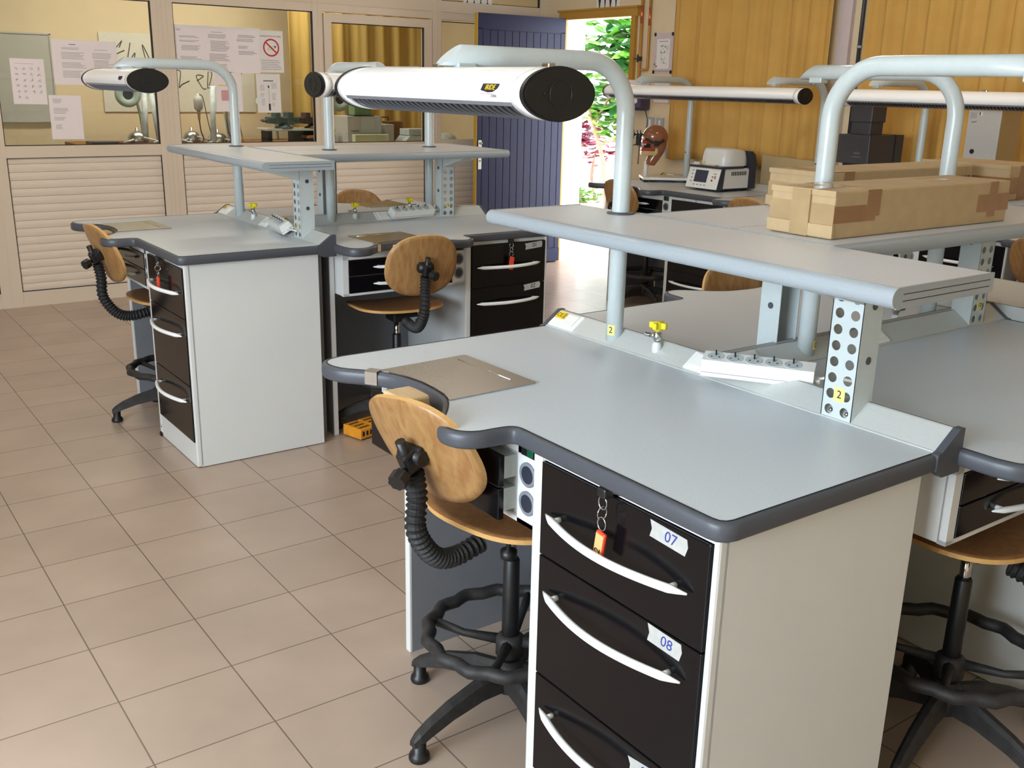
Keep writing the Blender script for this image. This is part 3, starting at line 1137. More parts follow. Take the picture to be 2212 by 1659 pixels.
def make_key(tagged='red'):
    r = empty('key_with_tag')
    k = newmb(M['black'])
    k.rbox(-0.012, 0.012, -0.030, -0.008, -0.008, 0.012, 0.004)
    k.cyl((0, -0.010, 0), (0, 0.0, 0), 0.003, 8)
    done(k, 'key', r)
    c = newmb(M['chrome'])
    z = -0.018
    for i in range(3):
        T = Matrix.Translation((0, -0.024, z)) @ Matrix.Rotation(R(90 * (i % 2)), 4, 'Z') @ Matrix.Rotation(R(90), 4, 'X')
        c.tube([(0.011 * math.cos(2 * PI * q / 18), 0.013 * math.sin(2 * PI * q / 18), 0) for q in range(18)], 0.0013, 6, None, T, closed=True)
        z -= 0.021
    done(c, 'ring_chain', r)
    t = newmb(M['red_tag'])
    T = Matrix.Translation((0, -0.026, -0.104)) @ Matrix.Rotation(R(8), 4, 'Y')
    t.rbox(-0.0125, 0.0125, -0.004, 0.004, -0.030, 0.030, 0.003, None, T)
    to = done(t, 'tag', r)
    if tagged == 'card':
        q = newmb(M['tag_card'])
        q.box(-0.0105, 0.0105, -0.0046, -0.004, -0.027, 0.026, None, T)
        done(q, 'tag_card', to)
        text_obj('2', 0.022, M['ink'], to, T @ Matrix.Translation((0, -0.0048, -0.008)) @ Matrix.Rotation(R(90), 4, 'X') @ Matrix.Rotation(R(90), 4, 'Z'))
    return r


def tape_label(cab_parts, drawer_i, text, x=0.405, w=0.095, h=0.030, dz=0.035, tilt=0, ink='blue_ink'):
    d = part_of(cab_parts, 'drawer', drawer_i)
    ztop = (0.829, 0.625, 0.348)[drawer_i]
    T = Matrix.Translation((x, -0.0032, ztop - dz)) @ Matrix.Rotation(R(tilt), 4, 'Y')
    t = newmb(M['tape'])
    t.prism([(-w / 2, -h / 2), (-w / 2 + 0.004, 0), (-w / 2 - 0.002, h / 2), (w / 2 - 0.004, h / 2), (w / 2, 0.002), (w / 2 - 0.005, -h / 2)], -0.0006, 0.0, 'y', None, T)
    done(t, 'tape_label', d)
    if text:
        text_obj(text, 0.030, M[ink], d, T @ Matrix.Translation((0.004, -0.0008, 0)) @ Matrix.Rotation(R(90), 4, 'X'), shear=0.1)

# ------------------------------------------------------------------ the room
def struct(mb, name, parent=None):
    o = done(mb, name, parent)
    if parent is None:
        o['kind'] = 'structure'
    return o


XW, YP = 5.23, 5.385
b = newmb(M['floor'])
b.box(-3.2, 5.45, -4.3, YP, -0.06, 0.0)
struct(b, 'floor')
b = newmb(M['ceiling'])
b.box(-3.3, 5.5, -4.4, 9.2, 3.0, 3.08)
struct(b, 'ceiling')
b = newmb(M['cream'])
b.box(XW, 5.45, -4.3, 4.215, 0, 3.0)
b.box(XW, 5.45, 5.09, 9.1, 0, 3.0)
b.box(XW, 5.45, 4.215, 5.09, 2.115, 3.0)
struct(b, 'wall_right')
b = newmb(M['cream'])
b.box(-3.3, -3.2, -4.3, -2.7, 0, 3.0)
b.box(-3.3, -3.2, 0.1, 9.1, 0, 3.0)
b.box(-3.3, -3.2, -2.7, 0.1, 0, 1.0)
b.box(-3.3, -3.2, -2.7, 0.1, 2.5, 3.0)
struct(b, 'wall_left')
b = newmb(M['cream'])
b.box(-3.2, XW, -4.4, -4.3, 0, 3.0)
struct(b, 'wall_front')
b = newmb(M['reveal'])
b.box(XW + 0.012, 5.449, 5.082, 5.09, 0, 2.115)
b.box(XW + 0.012, 5.449, 4.215, 4.222, 0, 2.115)
b.box(XW + 0.012, 5.449, 4.222, 5.082, 2.105, 2.115)
struct(b, 'trim_1')
b = newmb(M['ochre'])
b.box(XW - 0.030, XW + 0.012, 4.150, 5.150, 2.098, 2.170)
b.box(XW - 0.045, XW + 0.0, 4.140, 5.160, 2.162, 2.176)
b.box(XW - 0.030, XW + 0.012, 4.172, 4.222, 0, 2.100)
b.box(XW - 0.030, XW + 0.012, 5.082, 5.120, 0, 2.100)
struct(b, 'trim_2')

# door leaf, opened against the glazed partition
d = empty('door_1', (XW - 0.035, 5.045, 0.0))
d['kind'] = 'structure'
b = newmb(M['door_blue'])
W = 0.915
b.box(-W, 0, 0.004, 0.042, 0.012, 2.108)
n = 11
pw = (W - 0.10) / n
for i in range(n):
    x = -W + 0.05 + pw * i
    b.rbox(x + 0.0025, x + pw - 0.0025, 0.0, 0.01, 0.14, 1.98, 0.002)
b.box(-W, 0, -0.001, 0.01, 1.985, 2.108)
b.box(-W, 0, -0.008, 0.01, 0.012, 0.13)
b.box(-W, -W + 0.048, -0.001, 0.01, 0.13, 1.99)
b.box(-0.048, 0, -0.001, 0.01, 0.13, 1.99)
done(b, 'planked_leaf', d)
b = newmb(M['door_edge'])
b.box(-W - 0.004, -W, -0.001, 0.043, 0.012, 2.108)
b.box(0, 0.004, -0.001, 0.043, 0.012, 2.108)
done(b, 'painted_edge', d)
b = newmb(M['switch'])
b.rbox(-W + 0.012, -W + 0.046, -0.008, -0.001, 0.86, 1.10, 0.003)
ho = done(b, 'lock_plate', d)
b = newmb(M['chrome'])
b.lathe([(0.008, 0), (0.012, 0.01), (0.011, 0.022), (0.006, 0.026)], 14, None, Matrix.Translation((-W + 0.029, -0.008, 1.075)) @ Matrix.Rotation(R(90), 4, 'X'))
b.lathe([(0.007, 0), (0.007, 0.004)], 12, None, Matrix.Translation((-W + 0.029, -0.008, 0.93)) @ Matrix.Rotation(R(90), 4, 'X'))
done(b, 'door_knob', ho)

# glazed partition with roller shutters below
back = empty('wall_back', (0, YP, 0))
back['kind'] = 'structure'
b = newmb(M['pvc'])
y0, y1 = -0.012, 0.045
for x0, x1 in ((-1.62, -1.5), (-0.55, -0.45), (0.60, 0.735), (1.76, 1.91), (2.98, 3.06), (4.05, 4.135), (5.16, XW)):
    b.box(x0, x1, y0, y1, 0, 3.0)
for x0, x1 in ((-1.5, -0.55), (-0.45, 0.60), (0.735, 1.76), (1.91, 2.98), (4.135, 5.16)):
    b.box(x0, x1, y0 + 0.004, y1, 1.010, 1.088)
    b.box(x0, x1, y0 + 0.004, y1, 0, 0.105)
    b.box(x0, x1, y0 + 0.004, y1, 2.056, 2.205)
b.box(3.06, 4.05, y0 + 0.004, y1, 2.06, 2.205)
b.box(-3.2, -1.5, y0, y1, 0, 3.0)
for x in (1.800, 1.832, 1.866, 0.668, 3.02, 4.09):   # profile joints
    b.box(x, x + 0.004, y0 - 0.002, y0, 0, 3.0)
b.box(-1.5, XW, y0 + 0.004, y1, 2.86, 3.0)
b.box(-1.5, XW, y0 - 0.003, y0 + 0.004, 2.118, 2.124)
done(b, 'frame_profiles', back)
b = newmb(M['pvc'])   # sash of the doorway unit
for x0, x1, z0, z1 in ((3.068, 3.132, 0.01, 2.05), (3.972, 4.042, 0.01, 2.05), (3.132, 3.972, 1.985, 2.05), (3.132, 3.972, 1.00, 1.076), (3.132, 3.972, 0.01, 0.11)):
    b.box(x0, x1, y0 - 0.006, y1, z0, z1)
done(b, 'door_sash', back)


def shutter(x0, x1, z0, z1):
    s = newmb(M['shutter'])
    z = z0
    while z < z1 - 0.01:
        t = min(z + 0.054, z1)
        s.prism([(0.02, z), (0.0015, z + 0.001), (-0.0012, z + 0.014), (-0.0018, z + 0.028), (0.0002, t - 0.008), (0.0026, t - 0.001), (0.02, t)], x0, x1, 'x')
        z += 0.054
    done(s, 'shutter_panel', back)
    q = newmb(M['seal'])
    for a in ((x0, x0 + 0.005, z0, z1), (x1 - 0.005, x1, z0, z1), (x0, x1, z0, z0 + 0.005), (x0, x1, z1 - 0.004, z1)):
        q.box(a[0], a[1], -0.009, 0.0, a[2], a[3])
    done(q, 'shutter_seal', back)


for x0, x1, z0, z1 in ((-1.5, -0.55, 0.105, 1.01), (-0.45, 0.60, 0.105, 1.01), (0.735, 1.76, 0.105, 1.01), (1.91, 2.98, 0.105, 1.01), (3.132, 3.972, 0.11, 1.0), (4.135, 5.16, 0.105, 1.01)):
    shutter(x0, x1, z0, z1)
wi = 0
for x0, x1, z0, z1 in ((-0.45, 0.60, 1.088, 2.056), (0.735, 1.76, 1.088, 2.056), (1.91, 2.98, 1.088, 2.056), (3.132, 3.972, 1.076, 1.985), (4.135, 5.16, 1.075, 2.046),
                       (0.735, 1.76, 2.205, 2.86), (1.91, 2.98, 2.205, 2.86), (3.06, 4.05, 2.205, 2.86), (4.135, 5.16, 2.205, 2.86), (-1.5, -0.55, 1.088, 2.056)):
    wi += 1
    g = newmb(M['glass'])
    g.box(x0, x1, YP + 0.010, YP + 0.014, z0, z1)
    go = struct(g, 'window_%d' % wi)
    q = newmb(M['seal'])
    for a in ((x0, x0 + 0.006, z0, z1), (x1 - 0.007, x1, z0, z1), (x0, x1, z0, z0 + 0.005), (x0, x1, z1 - 0.006, z1)):
        q.box(a[0], a[1], YP - 0.004, YP + 0.018, a[2], a[3])
    done(q, 'glazing_seal', go)


# ------------------------------------------------------------------ workstations
def P(st, u, v, z):
    (ox, oy), deg, sx = st
    a = R(deg)
    return (ox + sx * u * math.cos(a) - v * math.sin(a), oy + sx * u * math.sin(a) + v * math.cos(a), z)


ST = {
    'A1': ((0.632, 0.118), -90, 1.0), 'A2': ((1.29, -1.128), 0, 0.99), 'A3': ((2.505, 0.182), 180, 0.99), 'A4': ((3.168, -1.11), 90, 1.0),
    'B1': ((0.700, 2.965), -90, 0.985), 'B2': ((1.358, 1.735), 0, 0.94), 'B3': ((2.510, 3.045), 180, 0.94),
    'C1': ((4.36, 3.54), -90, 1.0), 'C2': ((4.36, 2.325), -90, 0.99), 'C3': ((4.36, 1.665), -90, 1.0), 'C4': ((4.36, 0.435), -90, 1.0),
}
WHERE = {
    'A1': 'of the bench with drawers 07 and 08', 'A2': 'of the bench below the parcel shelf', 'A3': 'of the bench behind the long parcels',
    'A4': 'of the bench end past the parcels at right', 'B1': 'of the far bench with white end panel', 'B2': 'of the bench with drawers 01 and 02',
    'B3': 'of the rearmost bench along the shutters', 'C1': 'of the wall bench under the mannequin head', 'C2': 'of the short bench beside the white furnace',
    'C3': 'of the wall bench below the charcoal furnace', 'C4': 'of the wall bench at the right edge',
}


def put(key, builder, s, u, v, z, label, cat, group=None, turn=0.0, scale=True):
    st = ST[s]
    r, parts = inst(key, builder, P(st, u, v, z), R(st[1]) + turn, label, cat, group)
    r.scale = (st[2] if scale else 1.0, 1, 1)
    return r, parts


def bench(s, cabinet=True, unit=True, support=True, open_by=0.0, short=False, tap=True):
    w = WHERE[s]
    put('worktop_short' if short else 'worktop', lambda: make_worktop(short), s, 0, 0, 0.851, 'pale grey worktop with dark edge band ' + w, 'worktop', 'bench worktops')
    k = ('rail_short' if short else 'rail') + ('' if tap else '_plain')
    put(k, lambda: make_rail(tap, 0.655 if short else 1.225), s, 0, 0.585, 0.851, 'sloped metal service channel with switches ' + w, 'service channel', 'bench service channels')
    cab = None
    if cabinet:
        _, cab = put('cabinet', make_cabinet, s, 0.700, 0.016, 0, 'white cabinet with three glossy black drawers ' + w, 'drawer cabinet', 'bench drawer cabinets')
    if unit:
        put('unit_open' if open_by else 'unit', lambda: make_drawer_unit(open_by), s, 0.038, 0.03, 0.655, 'white two-drawer unit with suction ports ' + w, 'drawer unit', 'knee drawer units')
    if support:
        if short:
            t = newmb(M['white'])
            r = empty('support_panels', P(ST[s], 0, 0, 0), R(ST[s][1]))
            t.box(0.012, 0.034, 0.11, 0.575, 0, 0.849)
            t.box(0.62, 0.642, 0.11, 0.575, 0, 0.849)
            done(t, 'side_panel', r)
            tag(r, 'white side panels carrying the worktop ' + w, 'support panel', 'bench support panels')
        else:
            put('support', make_support, s, 0, 0, 0, 'upright panels carrying the worktop ' + w, 'support panel', 'bench support panels')
    return cab


def post(s, u=0.26, label=None, collar=True):
    return put('post' if collar else 'post_plain', lambda: make_pole(0.515, collar), s, u, 0.618, 0.900, label or ('pale bent tube lamp post rising from the channel ' + WHERE[s]), 'lamp post', 'lamp posts', scale=False)[0]


def shelf(s, u=0.05, label=None):
    put('shelf', make_shelf, s, u, 0.341, 1.200, label or ('pale grey raised shelf with rounded front edge over the channel ' + WHERE[s]), 'shelf', 'raised shelves')


def bracket(s, u=0.985):
    return put('bracket', make_bracket, s, u, 0.589, 0.8895, 'white perforated shelf bracket on the channel ' + WHERE[s], 'shelf bracket', 'perforated shelf brackets', scale=False)[0]


def plate(s):
    put('plate', make_plate, s, 0, 0, 0.887, 'thin steel cover plate at the notch ' + WHERE[s], 'cover plate', 'steel cover plates')


def pin(s, u=0.30):
    put('pin', make_pin, s, u, -0.018, 0.832, 'beech bench pin block at the notch ' + WHERE[s], 'bench pin', 'beech bench pins')


def chair(s, u=0.40, v=0.16, yaw=0.0, label=None, pose=(0.805, 0.345, 0.065, 0)):
    put('chair%s' % (pose,), lambda: make_chair(*pose), s, u, v, 0, label, 'chair', 'plywood work chairs', yaw, False)


def lampat(s, u, label, key='lamp', L=0.745, nsl=30, v=0.068, z=1.533):
    r, parts = put(key, lambda: make_lamp(L, nsl), s, u, v, z, label, 'lamp', 'black-ended bench lamps', scale=False)
    return r


cabs = {}
cabs['A1'] = bench('A1', open_by=0.045)
cabs['A2'] = bench('A2')
cabs['A3'] = bench('A3')
bench('A4', unit=False, cabinet=False)
cabs['B1'] = bench('B1')
cabs['B2'] = bench('B2')
cabs['B3'] = bench('B3')
cabs['C1'] = bench('C1', tap=False)
bench('C2', cabinet=False, short=True, tap=False)
cabs['C3'] = bench('C3', tap=False)
bench('C4', cabinet=False, tap=False)

pA1 = post('A1', 0.258, 'pale blue lamp post at the channel beside the CE label and gas tap, marked 2')
pA2 = post('A2', 0.295, 'pale bent lamp post passing through the shelf behind the near parcel, bending right')
post('A3', 0.262, 'pale lamp post without lamp, behind the near parcel, bending left')
post('B1', 0.24, 'pale lamp post before the glazed partition, arm over the notice-covered window')
post('B2', 0.290, 'pale lamp post below the small left-facing lamp end, at the far shelf junction')
post('B3', 0.300, 'pale lamp post standing before the narrow partition frame beside the blue door')
post('C1', 0.26, 'pale lamp post before the curtain, between mannequin head and white furnace', False)
post('C2', 0.22, 'pale lamp post before the curtain, at the end of the long lamp by the parcel', False)
post('C3', 0.275, 'pale lamp post before the curtain, right of the charcoal furnace', False)

lA1 = lampat('A1', 0.298, 'large white bench lamp with oval black end hanging before the blue door')
lamp_logo(lA1, 0.745)
lB1 = lampat('B1', 0.225, 'white bench lamp with oval black end hanging before the left window notices', v=0.112)
lamp_logo(lB1, 0.745, False)
lB2 = lampat('B2', 0.35, 'white bench lamp seen from its left end, half hidden by the large lamp', v=0.068)
for y, lab in ((2.69, 'long white bench lamp hanging before the curtain over the white furnace'), (0.68, 'long white bench lamp hanging before the curtain over the charcoal furnace')):
    r, _ = inst('lamp_long', lambda: make_lamp(1.72, 90, 0.062, 0.046), (4.425, y, 1.522), R(-90), lab, 'lamp', 'black-ended bench lamps')

shelf('A1', label='long pale grey shelf with rounded front edge over the bench with drawers 07 and 08')
shelf('A2', 0.003, label='pale grey shelf carrying the near taped parcel')
shelf('A3', 0.025, label='pale grey shelf carrying the second parcel, behind the near one')
shelf('A4', 0.20, label='pale grey shelf end at the right edge carrying the brown-taped parcel')
shelf('B1', label='short-ended pale shelf before the left window, at the far bench group')
shelf('B2', 0.003, label='pale shelf running toward the blue door above the bench with drawers 01 and 02')
shelf('B3', 0.025, label='pale shelf at the back of the far bench group, along the glazed partition')
kA1 = bracket('A1', 0.993)
sticker(kA1, '2', Matrix.Translation((0.003, 0, 0.053)), 0.027, 0.031)
kA2 = bracket('A2', 1.065)
sticker(kA2, '12', Matrix.Translation((0.003, 0, 0.058)), 0.024, 0.026)
bracket('A3', 0.965)
bracket('A4', 1.0)
kB1 = bracket('B1', 1.0)
sticker(kB1, '1', Matrix.Translation((0.0, 0, 0.055)), 0.018, 0.024)
kB2 = bracket('B2', 0.98)
sticker(kB2, '5', Matrix.Translation((0.0, 0, 0.055)), 0.018, 0.024)
bracket('B3', 0.92)
sticker(pA1, '2', Matrix.Translation((0, 0, 0.028)) @ Matrix.Rotation(R(22), 4, 'Z'), 0.022, 0.028, 0.0233)
sticker(pA2, '12', Matrix.Translation((0, 0, 0.024)) @ Matrix.Rotation(R(20), 4, 'Z'), 0.022, 0.024, 0.0233)

for s in ('A1', 'B1', 'B2', 'B3'):
    plate(s)
for s in ('A1', 'B1', 'B2', 'C2'):
    pin(s, 0.315 if s == 'A1' else 0.31)

T0 = (('A1', 0.752, 0.620, 0.917, 33, 'white five-way power strip lying askew on the channel beside the bracket marked 2'),
      ('B1', 0.80, 0.600, 0.9085, -10, 'white five-way power strip on the channel before the left window'),
      ('B2', 0.75, 0.600, 0.9085, 6, 'white five-way power strip on the channel above the drawers 01 and 02'))
for s, u, v, z, turn, lab in T0:
    r, _ = put('strip', make_strip, s, u, v, z, lab, 'power strip', 'power strips', R(turn), False)
    r.rotation_euler = (R(ST[s][1]) * 0, 0, R(ST[s][1]) + R(turn))
    r.scale = (0.93, 1, 1)
    r.rotation_mode = 'QUATERNION'
    r.rotation_quaternion = Quaternion((0, 0, 1), R(ST[s][1]) + R(turn)) @ Quaternion((1, 0, 0), R(12 if s == 'A1' else 30))

chair('A1', 0.423, 0.172, R(10), 'plywood chair with black bellows arm pulled under the bench with drawers 07 and 08', (0.797, 0.425, 0.17, -3))
chair('A2', 0.362, 0.143, R(-4), 'plywood chair seat and black base under the bench below the parcel shelf')
chair('A3', 0.24, 0.12, 0, 'plywood chair backrest showing above the worktop behind the channel with perforated brackets')
chair('B1', 0.47, 0.178, R(5), 'plywood chair seen from the side before the roller shutters', (0.805, 0.345, 0.065, -16))
chair('B2', 0.353, 0.095, R(-6), 'plywood chair seen from behind, in front of drawers 01 and 02', (0.803, 0.25, 0.0, 40))
chair('B3', 0.28, 0.06, 0, 'plywood chair top peeking over the far worktop before the shutters')
chair('C1', 0.33, 0.19, R(0), 'plywood chair at the curtain-side bench under the mannequin head')
chair('C2', 0.35, 0.11, R(4), 'plywood chair top at the short bench beside the white furnace')
chair('C4', 0.25, 0.11, R(0), 'plywood chair half cut by the right edge, beyond the parcel shelf')

tape_label(cabs['A1'], 0, '07', 0.394, 0.092, 0.032, 0.024, 3)
tape_label(cabs['A1'], 1, '08', 0.402, 0.086, 0.034, 0.020, 2)
tape_label(cabs['A1'], 2, '09', 0.375, 0.086, 0.032, 0.034, -8)
tape_label(cabs['B2'], 0, '01', 0.415, 0.110, 0.030, 0.020, -4, 'ink')
tape_label(cabs['B2'], 1, '02', 0.410, 0.106, 0.030, 0.016, -5, 'ink')

for s, kind, u, lab in (('A1', 'card', 0.945, 'key ring with orange numbered tag hanging from the lock above drawer 07'),
                        ('B1', 'red', 0.955, 'key ring with red tag hanging on the far cabinet by the shutters'),
                        ('B2', 'red', 0.955, 'key ring with red tag hanging over drawer 01')):
    put('key_' + kind, lambda: make_key(kind), s, u, 0.014, 0.840, lab, 'key', 'keys with tags', scale=False)

# ------------------------------------------------------------------ parcels on the shelves


def parcel(name, loc, L, D, H, label, tapes, rz=0.0, seams=True, label_fn=None):
    r = empty(name, loc, rz)
    b = newmb(M['kraft'])
    b.rbox(0, L, 0, D, 0, H, 0.004)
    b.box(-0.006, 0.0, -0.004, D + 0.002, 0.004, H * 0.30)      # folded end flap
    b.box(-0.003, 0.002, -0.002, D, H * 0.90, H + 0.002)
    done(b, 'carton', r)
    for m, a in tapes:
        t = newmb(M[m])
        t.box(*a)
        done(t, 'parcel_tape', r)
    tag(r, label, 'parcel', 'taped cardboard parcels')
    return r


Lb, Db, Hb = 0.722, 0.176, 0.104
parcel('cardboard_parcel', (1.355, -0.716, 1.2352), Lb, Db, Hb, 'long cardboard parcel wrapped in tape on the shelf, nearer of the two long ones', [
    ('brown_tape', (-0.0008, 0.15, -0.0009, 0.0, 0.035, 0.072)),
    ('brown_tape', (0.115, 0.165, -0.0012, 0.0, 0.045, Hb)),
    ('clear_tape', (-0.0010, 0.0, -0.0006, Db + 0.001, 0.026, 0.076)),
    ('clear_tape', (-0.0068, -0.0005, 0.062, 0.112, 0.002, Hb)),
    ('clear_tape', (0.115, 0.165, 0.0, Db, Hb, Hb + 0.0009)),
    ('clear_tape', (0.0, 0.165, 0.062, 0.112, Hb, Hb + 0.0012)),
    ('brown_tape', (0.575, Lb + 0.001, -0.0010, 0.0, 0.030, 0.073)),
    ('brown_tape', (0.625, 0.662, -0.0013, 0.0, 0.016, Hb)),
    ('clear_tape', (0.48, 0.58, 0.08, 0.12, Hb, Hb + 0.0006))])
p2 = parcel('cardboard_parcel', (1.765, -0.362, 1.2352), 0.745, Db, Hb, 'long cardboard parcel with handwriting on its tape, farther of the two long ones', [
    ('brown_tape', (0.10, 0.145, -0.001, 0.0, 0.03, Hb)),
    ('clear_tape', (0.04, 0.10, 0.0, Db, Hb, Hb + 0.0008)),
    ('brown_tape', (0.588, 0.625, -0.001, 0.0, 0.0, Hb)),
    ('brown_tape', (0.60, 0.745, -0.0008, 0.0, 0.018, 0.066)),
    ('clear_tape', (-0.001, 0, 0.0, Db, 0.03, 0.07))])
text_obj('fennon', 0.034, M['ink'], p2, Matrix.Translation((0.685, -0.0018, 0.070)) @ Matrix.Rotation(R(90), 4, 'X'), 'handwriting')
parcel('cardboard_parcel', (2.575, -0.445, 1.2352), 0.25, 0.30, 0.106, 'cardboard parcel with wide brown tape at the right edge behind the near one', [
    ('brown_tape', (-0.0008, 0.16, -0.0009, 0.0, 0.02, 0.07)),
    ('brown_tape', (0.060, 0.12, -0.0012, 0.0, 0.0, 0.106)),
    ('brown_tape', (-0.001, 0.0, 0.0, 0.29, 0.02, 0.07))], 0.0)
b = newmb(M['paper_white'])
b.box(-0.0075, -0.0062, 0.045, 0.115, 0.030, 0.050)
lo = done(b, 'shipping_label', p2)
b = newmb(M['box_green'])
b.box(-0.0082, -0.0075, 0.045, 0.115, 0.044, 0.050)
b.box(-0.0082, -0.0075, 0.055, 0.100, 0.033, 0.040, M['print_dark'])
done(b, 'printed_band', lo)

# ------------------------------------------------------------------ right wall: curtains, pipes, notices
def curtain(name, ya, yb, z0, z1, x, m, label, amp=0.028, wl=0.17, seed=1, axis='y'):
    rg = random.Random(seed)
    ph = [rg.uniform(0, 6.28) for _ in range(6)]
    n = int(abs(yb - ya) / 0.018)
    L = abs(yb - ya)

    def fn(u, v):
        s = u * L
        a = amp * (0.75 + 0.35 * (1 - v))
        d = a * math.sin(2 * PI * s / wl + 0.9 * math.sin(2 * PI * s / 0.71 + ph[0]) + 0.25 * math.sin(3 * v + ph[1])) + 0.35 * a * math.sin(2 * PI * s / (wl * 0.43) + ph[2])
        hem = (1 - v) ** 12 * 0.012 * math.sin(2 * PI * s / 0.5 + ph[3])
        z = z0 + (z1 - z0) * v + hem
        return (x + d, ya + (yb - ya) * u, z) if axis == 'y' else (ya + (yb - ya) * u, x + d, z)
    b = newmb(m)
    b.grid(fn, n, 24)
    o = done(b, name)
    sm = o.modifiers.new('thickness', 'SOLIDIFY')
    sm.thickness = 0.003
    return tag(o, label, 'curtain', 'ochre curtains')


curtain('curtain', 3.70, 2.235, 1.030, 2.92, XW - 0.075, M['curtain'], 'ochre curtain hanging behind the white furnace, next to the evacuation plan', seed=3)
curtain('curtain', 1.975, -1.6, 1.040, 2.92, XW - 0.075, M['curtain'], 'ochre curtain hanging behind the charcoal furnace, right of the black pipe', seed=5)
b = newmb(M['lilac'])
b.box(XW - 0.035, XW, 2.135, 2.225, 0.95, 3.0)
struct(b, 'trim_3')
r = empty('drain_pipe', (XW - 0.02, 2.062, 1.25))
b = newmb(M['charcoal'])
b.cyl((0, 0, 0), (0, 0, 1.70), 0.0125, 14)
done(b, 'pipe', r)
b = newmb(M['grey_panel'])
for z in (0.58, 1.2):
    b.lathe([(0.0135, -0.008), (0.0165, -0.006), (0.0165, 0.006), (0.0135, 0.008)], 14, None, Matrix.Translation((0, 0, z)))
done(b, 'pipe_clip', r)
tag(r, 'thin black vertical pipe on the wall between the two curtains', 'pipe')

r = empty('gas_pipe', (XW - 0.02, 0, 0))
b = newmb(M['ochre_pipe'])
b.tube([(0, 4.108, 1.50), (0, 4.108, 2.06)], 0.0125, 12)
b.tube(smooth_path([(0, 4.016, 2.10), (0, 4.016, 1.80), (0, 4.016, 1.705), (0, 4.026, 1.690), (0, 4.06, 1.688), (0, 4.108, 1.688)], 6), 0.0105, 12)
done(b, 'painted_pipe', r)
b = newmb(M['copper'])
b.tube([(0, 4.108, 2.04), (0, 4.108, 2.17)], 0.0128, 12)
b.tube([(0, 4.016, 2.02), (0, 4.016, 2.15)], 0.0108, 12)
done(b, 'bare_copper', r)
b = newmb(M['ochre_pipe'])
b.tube([(0, 4.108, 2.17), (0, 4.108, 2.99)], 0.0125, 12)
b.tube([(0, 4.016, 2.15), (0, 4.016, 2.99)], 0.0105, 12)
done(b, 'upper_pipe', r)
b = newmb(M['charcoal'])
b.rbox(-0.02, 0.012, 4.092, 4.124, 1.755, 1.79, 0.004)
b.tube([(-0.026, 4.075, 1.772), (-0.026, 4.145, 1.772)], 0.007, 10)
b.tube([(-0.024, 4.108, 1.745), (-0.024, 4.108, 1.805)], 0.006, 10)
done(b, 'stop_valve', r)
tag(r, 'ochre and copper gas pipes with a black valve beside the door', 'pipe')


def wall_T(y, z):
    """sheet on the right wall: local x runs toward the viewer's right (-y), local y up, facing into the room"""
    return frame_T((XW - 0.001, y, z), (0, -1, 0), (0, 0, 1))


def sheet(name, T, w, h, m, label, cat, group=None, th=0.0012):
    b = newmb(m)
    b.box(-w / 2, w / 2, -h / 2, h / 2, 0, th, None, T)
    o = done(b, name)
    tag(o, label, cat, group)
    return o


# evacuation plan
T = wall_T(3.858, 1.812)
o = sheet('evacuation_plan', T, 0.212, 0.300, M['lilac'], 'framed evacuation plan with four black corners on the cream wall', 'notice', th=0.006)
b = newmb(M['paper_white'])
b.box(-0.072, 0.070, -0.115, 0.105, 0.006, 0.0066, None, T)
done(b, 'plan_sheet', o)
b = newmb(M['print'])
rg = random.Random(4)
for i in range(26):
    x, y = rg.uniform(-0.035, 0.055), rg.uniform(-0.09, 0.06)
    w, h = rg.choice([(0.02, 0.0025), (0.0025, 0.024), (0.012, 0.010)])
    b.box(x, x + w, y, y + h, 0.0066, 0.0070, None, T)
for i in range(14):
    b.box(-0.095 + 0.0135 * i, -0.089 + 0.0135 * i, -0.140, -0.128, 0.006, 0.0065, None, T)
b.box(-0.05, 0.05, 0.085, 0.09, 0.0066, 0.007, None, T)
done(b, 'floor_plan_lines', o)
b = newmb(M['red'])
b.box(-0.075, -0.062, -0.105, -0.09, 0.0066, 0.0071, None, T)
b.box(-0.10, -0.08, -0.09, -0.075, 0.006, 0.0066, M['box_green'], T)
done(b, 'legend_symbols', o)
b = newmb(M['ink'])
for sx in (-1, 1):
    for sy in (-1, 1):
        b.rbox(sx * 0.096 - 0.011, sx * 0.096 + 0.011, sy * 0.14 - 0.013, sy * 0.14 + 0.013, 0.005, 0.009, 0.002, None, T)
done(b, 'corner_pad', o)

# pictures of the tall dark shapes
for T, lab in ((wall_T(4.545, 2.235), 'white sheet with four dark tool silhouettes above the open door'),
               (frame_T((4.50, YP - 0.005, 2.32), (1, 0, 0), (0, 0, 1)), 'white sheet with four dark tool silhouettes on the glass over the blue door')):
    o = sheet('silhouette_sheet', T, 0.29, 0.20 if T[0][3] > 5 else 0.26, M['paper_white'], lab, 'poster', 'silhouette sheets')
    zb = -0.085 if T[0][3] > 5 else -0.115
    b = newmb(M['ink'])
    for i in range(4):
        x = -0.105 + 0.068 * i
        w = (0.017, 0.011, 0.017, 0.012)[i]
        b.prism([(x - w, zb + 0.15), (x - w * 0.9, zb + 0.09), (x - w * 0.5, zb + 0.05), (x - 0.003, zb + 0.012), (x - 0.012, zb), (x + 0.012, zb), (x + 0.003, zb + 0.012), (x + w * 0.5, zb + 0.05), (x + w * 0.9, zb + 0.09), (x + w, zb + 0.15)], 0.0012, 0.0016, 'z', None, T)
    done(b, 'silhouette', o)

